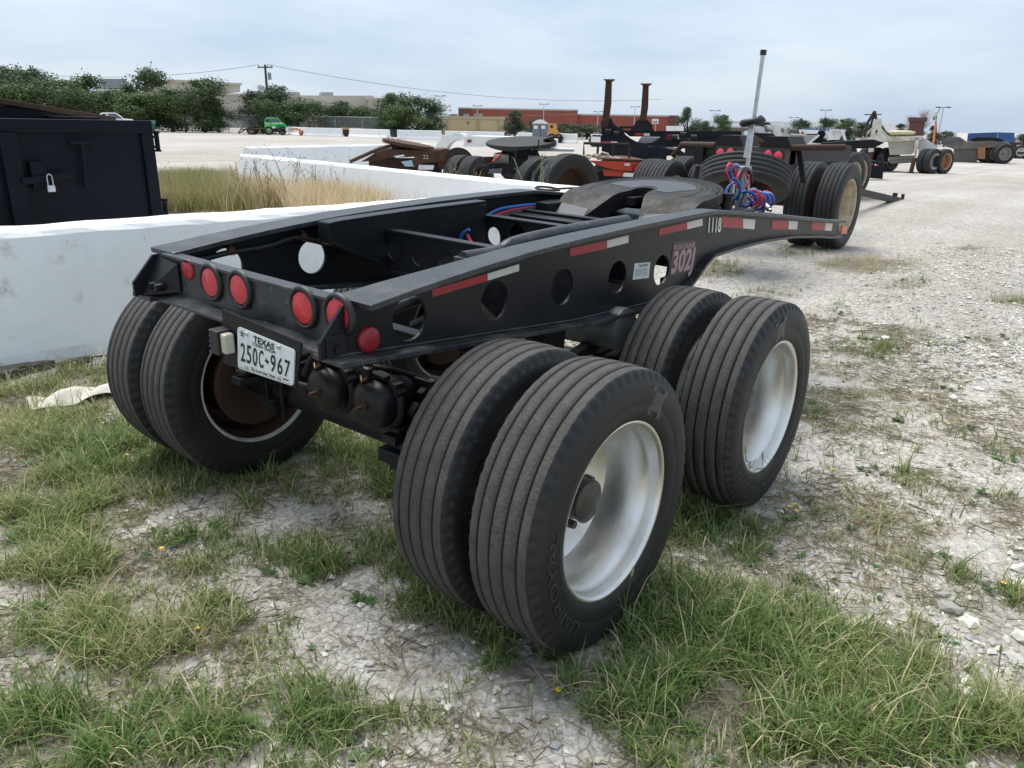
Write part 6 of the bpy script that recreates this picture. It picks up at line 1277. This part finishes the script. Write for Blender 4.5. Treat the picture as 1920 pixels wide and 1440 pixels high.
# white pickup roof beyond the dumpster, and white van end
P, n = plane_at(210, 216, 62., 0); pk = Side(P, n, 'white_pickup', 'white pickup cab showing over the dumpster rim', 'pickup'); pk.poly('cab', [(186, 222), (187, 213), (192, 211), (217, 211.5), (226, 217), (232, 222), (232, 246), (186, 246)], 0, 1.7, WPAINT, bev=.08); pk.poly('windscreen', [(201, 213.2), (217, 213), (226, 219.5), (230, 222.5), (206, 222)], -.03, .1, mat('windscreen_glass', (.10, .13, .15), .08)); pk.poly('side_window', [(190, 214), (198, 213.5), (199, 217), (191, 217)], -.03, .02, mat('dark_glass', (.02, .025, .03), .1)); pk.poly('hood', [(226, 222), (250, 224), (252, 246), (228, 246)], .0, 1.7, WPAINT, bev=.06); pk.wheel_at(195, 0, .8, RIM_G, -.05); pk.wheel_at(240, 0, .8, RIM_G, -.05)

# ================================================================== TREES
TLEAF = leaf_material('tree_leaf', .25); BARK = mat('bark', (.09, .07, .055), .9, var=.3)
def tree_meshes(seed, shape, nleaf, col, leaf, lobes=16):
    g = np.random.default_rng(seed); cs = []; rs = []
    for i in range(lobes):
        t = g.random()
        if shape == 'cone': z = .10+.86*t; rad = .46*(1-z*.93)+.03; rr_ = (.20-.12*z)*(.8+.5*g.random())
        elif shape == 'oval': z = .12+.80*t; rad = .40*math.sqrt(max(.02, 1-((z-.5)/.5)**2))*.9; rr_ = .13+.11*g.random()
        else: z = .22+.68*t; rad = .42*math.sqrt(max(.04, 1-((z-.52)/.5)**2)); rr_ = .12+.12*g.random()
        a = g.random()*6.283; q = rad*math.sqrt(g.random())*.9; cs.append((q*math.cos(a), q*math.sin(a), z)); rs.append(rr_)
    for i in range(6):
        a = g.random()*6.283; cs.append((.12*math.cos(a)*g.random(), .12*math.sin(a)*g.random(), .80+.16*g.random())); rs.append(.05+.05*g.random())
    cs = np.array(cs); rs = np.array(rs); w = rs**2; k = g.choice(len(cs), nleaf, p=w/w.sum()); d = g.normal(size=(nleaf, 3)); d /= np.linalg.norm(d, axis=1, keepdims=True)
    rad = g.random(nleaf)**.4*(1+.18*g.normal(size=nleaf)); P = cs[k]+d*(rs[k]*rad)[:, None]*np.array([1.05, 1.05, .9])
    P[:, 2] = np.maximum(P[:, 2], .03)
    e = g.normal(size=(nleaf, 3)); e /= np.linalg.norm(e, axis=1, keepdims=True); f = np.cross(e, d); f /= np.linalg.norm(f, axis=1, keepdims=True)+1e-9
    s = leaf*(.5+g.random(nleaf))[:, None]; V = np.stack([P-e*s, P+f*s*.55, P+e*s, P-f*s*.55], 1)
    c = np.array(col)*(.55+.75*g.random((nleaf, 1)))*(.8+.4*g.random(len(cs)))[k][:, None]; C = np.ones((nleaf, 4, 4)); C[:, :, :3] = c[:, None]
    crown = np_mesh('crown', V.reshape(-1, 3), (np.arange(nleaf)*4)[:, None]+np.arange(4)[None], 4, TLEAF, False, C.reshape(-1, 4))
    mb = MB(); mb.tube([(0, 0, -.02), (.01, 0, .3), (-.01, .01, .6), (0, 0, .85)], [.030, .022, .014, .004], 8)
    for i in range(10): c_ = Vector(cs[i]); z0 = max(.08, c_.z-.18); mb.tube([(0, 0, z0), tuple(c_*.5+Vector((0, 0, z0*.5))), tuple(c_)], [.011, .007, .003], 5)
    return crown, mb.mesh('trunk', BARK)
VAR = {'c0': tree_meshes(1, 'cone', 8000, (.066, .098, .052), .017), 'c1': tree_meshes(2, 'cone', 7000, (.056, .086, .052), .017), 'o0': tree_meshes(3, 'oval', 9000, (.078, .118, .048), .017), 'o1': tree_meshes(4, 'round', 9000, (.10, .15, .05), .017), 'o2': tree_meshes(5, 'round', 9000, (.070, .104, .052), .018), 'o3': tree_meshes(9, 'oval', 6000, (.074, .110, .050), .018, 9)}
def tree(px, ytop, ybase, d, wpx, var, label, rot=None):
    b = standing(px, ybase, d); h = dep(px, ytop, d).z; wd_ = wpx*1.22*d/FPX; t = thing('tree', label, 'tree', b, random.random()*6 if rot is None else rot, 'trees along the far edge of the yard')
    for nm, me in zip(('crown', 'trunk'), VAR[var]):
        o = link(nm, me, t); o.scale = (wd_/.92, wd_/.92, h)
L1 = 'dark evergreen tree '
TREES = [(45, 160, 250, 88, 100, 'o1', 'low bright green tree at the left behind the dumpster'), (100, 158, 250, 90, 90, 'o2', 'dense dark tree filling the row behind the dumpster'), (155, 165, 250, 88, 90, 'o0', 'mid green tree under the spiky topped tree'), (270, 175, 250, 86, 100, 'o1', 'broad green tree at the fence under the tall open tree'), (410, 185, 251, 89, 50, 'o2', 'dark low tree at the right edge of the large dense tree'), (505, 185, 252, 87, 70, 'o0', 'dark tree touching the foot of the utility pole'), (672, 200, 255, 89, 60, 'o1', 'light green tree right of the round dark tree'), (765, 200, 257, 84, 80, 'o1', 'bushy green tree between the two tall leafy trees'), (15, 122, 250, 98, 110, 'o0', 'tall dark tree at the left end of the row above the dumpster'), (75, 128, 250, 96, 80, 'o2', 'dark tree beside grey roof screen above the dumpster'), (128, 150, 250, 92, 95, 'o1', 'light green tree in the row above the dumpster'), (175, 141, 250, 94, 80, 'o3', 'spiky topped tree above the white pickup'), (215, 168, 250, 90, 85, 'o1', 'low yellow-green tree right above the white pickup'), (250, 160, 250, 92, 70, 'c0', 'dark tree in front of the grey roof screen'), (285, 130, 250, 92, 90, 'o3', 'tall tree with open spiky top left of the beige parapet'), (325, 165, 251, 88, 90, 'o0', 'rounded tree behind the chain-link fence'), (385, 146, 251, 88, 100, 'o0', 'large dense tree standing before the beige mall wall'), (350, 185, 251, 87, 60, 'o1', 'low green tree at the fence left of the large dense tree'),
         (478, 175, 252, 90, 80, 'c1', 'dark juniper at the left of the utility pole'), (525, 160, 253, 92, 100, 'o2', 'big dark tree behind the green truck'), (560, 190, 253, 89, 90, 'o1', 'bright green tree right of the green truck'), (610, 208, 254, 92, 40, 'c0', 'small juniper between the green tree and the round trees'), (645, 189, 255, 90, 90, 'o2', 'round dark tree in front of the mall end'), (700, 205, 256, 92, 50, 'c1', 'narrow juniper between two round trees'), (740, 173, 257, 86, 85, 'o0', 'tall leafy tree left of the tan building'), (785, 182, 258, 86, 90, 'o3', 'open topped light tree left of the tan building'), (815, 198, 259, 85, 60, 'c0', 'dark juniper at the left corner of the tan building'),
         (965, 208, 262, 84, 60, 'c1', 'conical evergreen between the tan building and the portable toilet'), (995, 226, 263, 88, 36, 'c0', 'small evergreen tucked left of the portable toilet'), (1060, 230, 265, 92, 70, 'o2', 'low dense tree right of the portable toilet'), (1100, 232, 266, 92, 60, 'o2', 'low dense tree left of the rusty stakes'), (1285, 202, 276, 95, 60, 'c0', 'evergreen before the dark end of the brick annex'), (1352, 214, 276, 100, 42, 'o0', 'round tree in front of the white warehouse'), (1418, 217, 276, 100, 36, 'c0', 'tree hidden behind the rubber ring of the hose pole'),
         (1500, 222, 270, 90, 44, 'o2', 'left tree behind the hopper trailers'), (1540, 221, 270, 92, 48, 'o3', 'thin tree under the lot lamp behind the hopper trailers'), (1577, 221, 272, 90, 46, 'o0', 'dark tree left of the white gantry'), (1612, 228, 272, 92, 50, 'o2', 'broad tree behind the white gantry hoses'), (1683, 232, 272, 100, 40, 'c1', 'tree behind the cream fifth wheel plate'), (1742, 236, 276, 85, 24, 'c0', 'narrow evergreen behind the orange sign post'), (1768, 245, 280, 88, 40, 'o2', 'low round tree right of the orange sign post'), (1915, 249, 285, 100, 40, 'o2', 'low tree behind the blue tarped trailer'), (1320, 226, 276, 120, 30, 'o2', 'small far tree left of the round tree'), (1705, 240, 276, 100, 36, 'o2', 'low tree at the foot of the brick tower')]
for t in TREES: tree(*t)
# bare trees by the brick tower
for px_, yt_, lb in ((1722, 204, 'leafless grey tree above the brick tower'), (1703, 215, 'small leafless tree left of the brick tower')):
    b = standing(px_, 275, 80.); h = dep(px_, yt_, 80.).z; t = thing('bare_tree', lb, 'tree', b); mb = MB(); tw = MB()
    mb.tube([(0, 0, 0), (.05, 0, h*.4), (0, .05, h*.75)], [.12, .09, .04], 7); mb.build('trunk', BARK, t)
    for i in range(70):
        z = h*random.uniform(.4, .8); a = random.random()*6.283; l_ = random.uniform(.4, 1.2); e = Vector((math.cos(a)*l_*.8, math.sin(a)*l_*.8, z+l_*random.uniform(.4, 1.2))); e.z = min(e.z, h); m_ = Vector((0, 0, z)).lerp(e, .5)+Vector((random.uniform(-.1, .1),)*3); tw.tube([(0, 0, z), m_, e], [.022, .014, .008], 4)
        for q in range(3): tw.tube([m_, m_.lerp(e, .5)+Vector([random.uniform(-.5, .5) for _ in range(3)])], [.010, .006], 4)
    tw.build('crown', mat('twig', (.30, .26, .23), .9), t)

# ================================================================== TALL DRY GRASS BEHIND THE BARRIER AND WEEDS
def tall_grass():
    n = 17000; px_ = rng.uniform(296, 1000, n); py_ = rng.uniform(338, 398, n)+np.where(px_ > 560, 60*rng.random(n), 0); pts = np.array([tuple(gp(x, y)) for x, y in zip(px_, py_)])
    # keep to the strip between the two barriers
    a = gp(459, 289, .86); b = gp(1110, 353, .86); t = (pts[:, 0]-a.x)/(b.x-a.x); yl = a.y+(b.y-a.y)*t
    keep = (pts[:, 1] < yl-.42) & (pts[:, 0] < -3.2) & (pts[:, 0] > -16.5); keep |= (pts[:, 0] <= a.x) & (pts[:, 0] > -17) & (pts[:, 1] < 9)
    dens = sst(.25, .55, fbm(pts[:, 0]*.9, pts[:, 1]*.9, 3)); keep &= rng.random(n) < dens*np.where(px_ > 760, .5, 1.); pts = pts[keep]; px2_ = px_[keep]; m = len(pts)
    k = 7; P = np.repeat(pts, k, 0)+rng.normal(0, .09, (m*k, 3))*np.array([1, 1, 0]); P[:, 2] = 0; pxr = np.repeat(px2_, k); N = m*k
    gold = sst(430, 540, pxr+rng.normal(0, 35, N)); ln = (.28+.32*rng.random(N))*(1+.45*gold); c = np.array([.34, .32, .14])*(1-gold[:, None])+np.array([.70, .58, .37])*gold[:, None]; c = c*(.65+.6*rng.random((N, 1)))
    blades('tall_dry_grass', P, ln, .008+.006*rng.random(N), c, .15+.5*rng.random(N), lean=rng.normal(0, .16, (N, 2)), matl=LEAF, label='tall golden dry grass growing between the white barriers', cat='grass')
tall_grass()
STEM = mat('dry_stem', (.30, .23, .13), .9); SEED = mat('seed_head', (.26, .19, .11), .9)
def weed(p, h, n, label, name='dry_weed', sp=.4, seeds=True, c=STEM, group='dry weeds', cat='weed'):
    t = thing(name, label, cat, p, 0, group); mb = MB(); sd_ = MB()
    for i in range(n):
        a = random.random()*6.283; e = Vector((math.cos(a)*sp*h*random.random(), math.sin(a)*sp*h*random.random(), h*random.uniform(.6, 1))); m_ = e*.5+Vector((random.uniform(-.04, .04), random.uniform(-.04, .04), .03)); pts = smooth_path([Vector((0, 0, -.01)), m_, e], 4); mb.tube(pts, [.004*h+.001]*len(pts), 4)
        for j in range(5):
            q = pts[random.randint(3, len(pts)-1)]; e2 = q+Vector((random.uniform(-.14, .14), random.uniform(-.14, .14), random.uniform(.02, .16)))*h; mb.tube([q, e2], .0018*h+.0006, 4)
            if seeds: sd_.box(e2.x-.006*h, e2.x+.006*h, e2.y-.006*h, e2.y+.006*h, e2.z-.009*h, e2.z+.009*h)
    mb.build('stem', c, t)
    if seeds: sd_.build('seed_heads', SEED, t)['kind'] = 'stuff'
for px_, py_, h in ((455, 385, .95), (500, 392, 1.0), (545, 385, 1.05), (590, 395, .95), (640, 390, .9), (330, 395, .8), (370, 385, .75)):
    p = gp(px_, py_+8); weed(Vector((p.x, p.y, 0)), h, 7, 'dry branching weed standing in the tall golden grass', seeds=True)
p = gp(862, 402); weed(Vector((p.x, p.y, 0)), .80, 16, 'bushy dry brown weed against the white barrier', sp=.7)
p = dep(1015, 335, 11.6); weed(Vector((p.x, p.y, 0)), 1.25, 6, 'pale green spindly weed before the grey dolly tyres', c=mat('pale_green_stem', (.28, .30, .17), .8), sp=.55, seeds=False)
p = dep(858, 320, 12.6); weed(Vector((p.x, p.y, 0)), 1.0, 22, 'dry weed clump between the rusty dolly and its tyres', sp=.55, seeds=False)
p = dep(740, 300, 15.); weed(Vector((p.x, p.y, .95)), .42, 16, 'dead weed clump growing on the rusty dolly deck', sp=.9, seeds=False)
# foreground: foxtail heads and yellow flowers
FOX = mat('foxtail_green', (.30, .32, .12), .9); YEL = mat('petal_yellow', (.75, .50, .03), .6); GST = mat('green_stem', (.12, .17, .06), .8)
def foxtail(px_, py_head, px_b, py_b, label, mt=FOX):
    b = gp(px_b, py_b); b.z = Hs(b.x, b.y); d = (b-CAM).dot(FW); hd_ = dep(px_, py_head, d*.985); t = thing('foxtail_stalk', label, 'grass stalk', b, 0, 'foxtail stalks'); e = hd_-b; mb = MB(); pts = smooth_path([Vector((0, 0, -.01)), e*.5+Vector((0, 0, .01)), e], 5); mb.tube(pts, .0014, 5); mb.build('stem', GST, t)
    mb = MB(); d2 = (pts[-1]-pts[-3]).normalized(); mb.tube([e-d2*.004, e+d2*.006, e+d2*.022, e+d2*.034], [.0012, .0048, .0042, .001], 8); mb.build('seed_head', mt, t)
for a in ((978, 1140, 985, 1195, 'foxtail stalk before the tread of the front tyre pair'), (1122, 1148, 1116, 1205, 'foxtail stalk below the aluminium rim beside a taller one'), (1184, 1080, 1162, 1190, 'tall foxtail stalk leaning across the nearer aluminium rim'), (1398, 850, 1396, 965, 'foxtail stalk before the farther aluminium rim'), (1430, 860, 1430, 945, 'thin brown foxtail right of the farther aluminium rim'), (1876, 1225, 1870, 1275, 'foxtail stalk in the gravel right of the long grass'), (1508, 1140, 1505, 1195, 'foxtail stalk at the upper edge of the long grass'), (997, 1300, 998, 1350, 'short foxtail by a lone yellow flower')): foxtail(*a)
def flower(px_, py_, label, k=1.):
    p = gp(px_, py_+14*k); p.z = Hs(p.x, p.y); d = (p-CAM).dot(FW); e = dep(px_, py_, d)-p; t = thing('yellow_flower', label, 'flower', p, 0, 'yellow wildflowers'); mb = MB(); mb.tube([(0, 0, 0), e], .0015, 5); mb.build('stem', GST, t); mb = MB(); n = 8
    for i in range(n):
        a = 6.283*i/n; u_ = Vector((math.cos(a), math.sin(a), .25)); s_ = Vector((-math.sin(a), math.cos(a), 0)); mb.add([e, e+u_*.006+s_*.0035, e+u_*.0125, e+u_*.006-s_*.0035], [(0, 1, 2, 3)])
    mb.cyl(e-Vector((0, 0, .001)), e+Vector((0, 0, .003)), .004, n=8); mb.build('petals', YEL, t)
for x, y, lb in ((1046, 1294, 'lone yellow flower on the pale soil between the grass patches'), (303, 1028, 'yellow flower in the grass left of the pale soil'), (237, 853, 'yellow flower below the left tyres'), (280, 855, 'second yellow flower below the left tyres'), (140, 680, 'yellow flower at the foot of the white barrier left of another'), (178, 672, 'yellow flower at the foot of the white barrier next to the left tyre'), (188, 665, 'topmost yellow flower against the white barrier by the left tyre'), (1480, 950, 'yellow flower beside the farther right tyre'), (1494, 958, 'lower yellow flower beside the farther right tyre'), (1490, 945, 'upper yellow flower beside the farther right tyre'), (1560, 880, 'yellow flower in the gravel right of the farther tyre'), (1778, 795, 'yellow flower in a tuft on the open gravel'), (1558, 665, 'yellow flower in the gravel near the grey-green patch'), (1882, 1093, 'yellow flower in a tuft at the gravel edge'), (370, 1178, 'yellow flower at the edge of the bare soil')): flower(x, y, lb)
weed(gph(1395, 945), .22, 9, 'open grass panicle before the farther right tyre', 'grass_panicle', .7, False, GST, 'grass panicles', 'grass stalk')
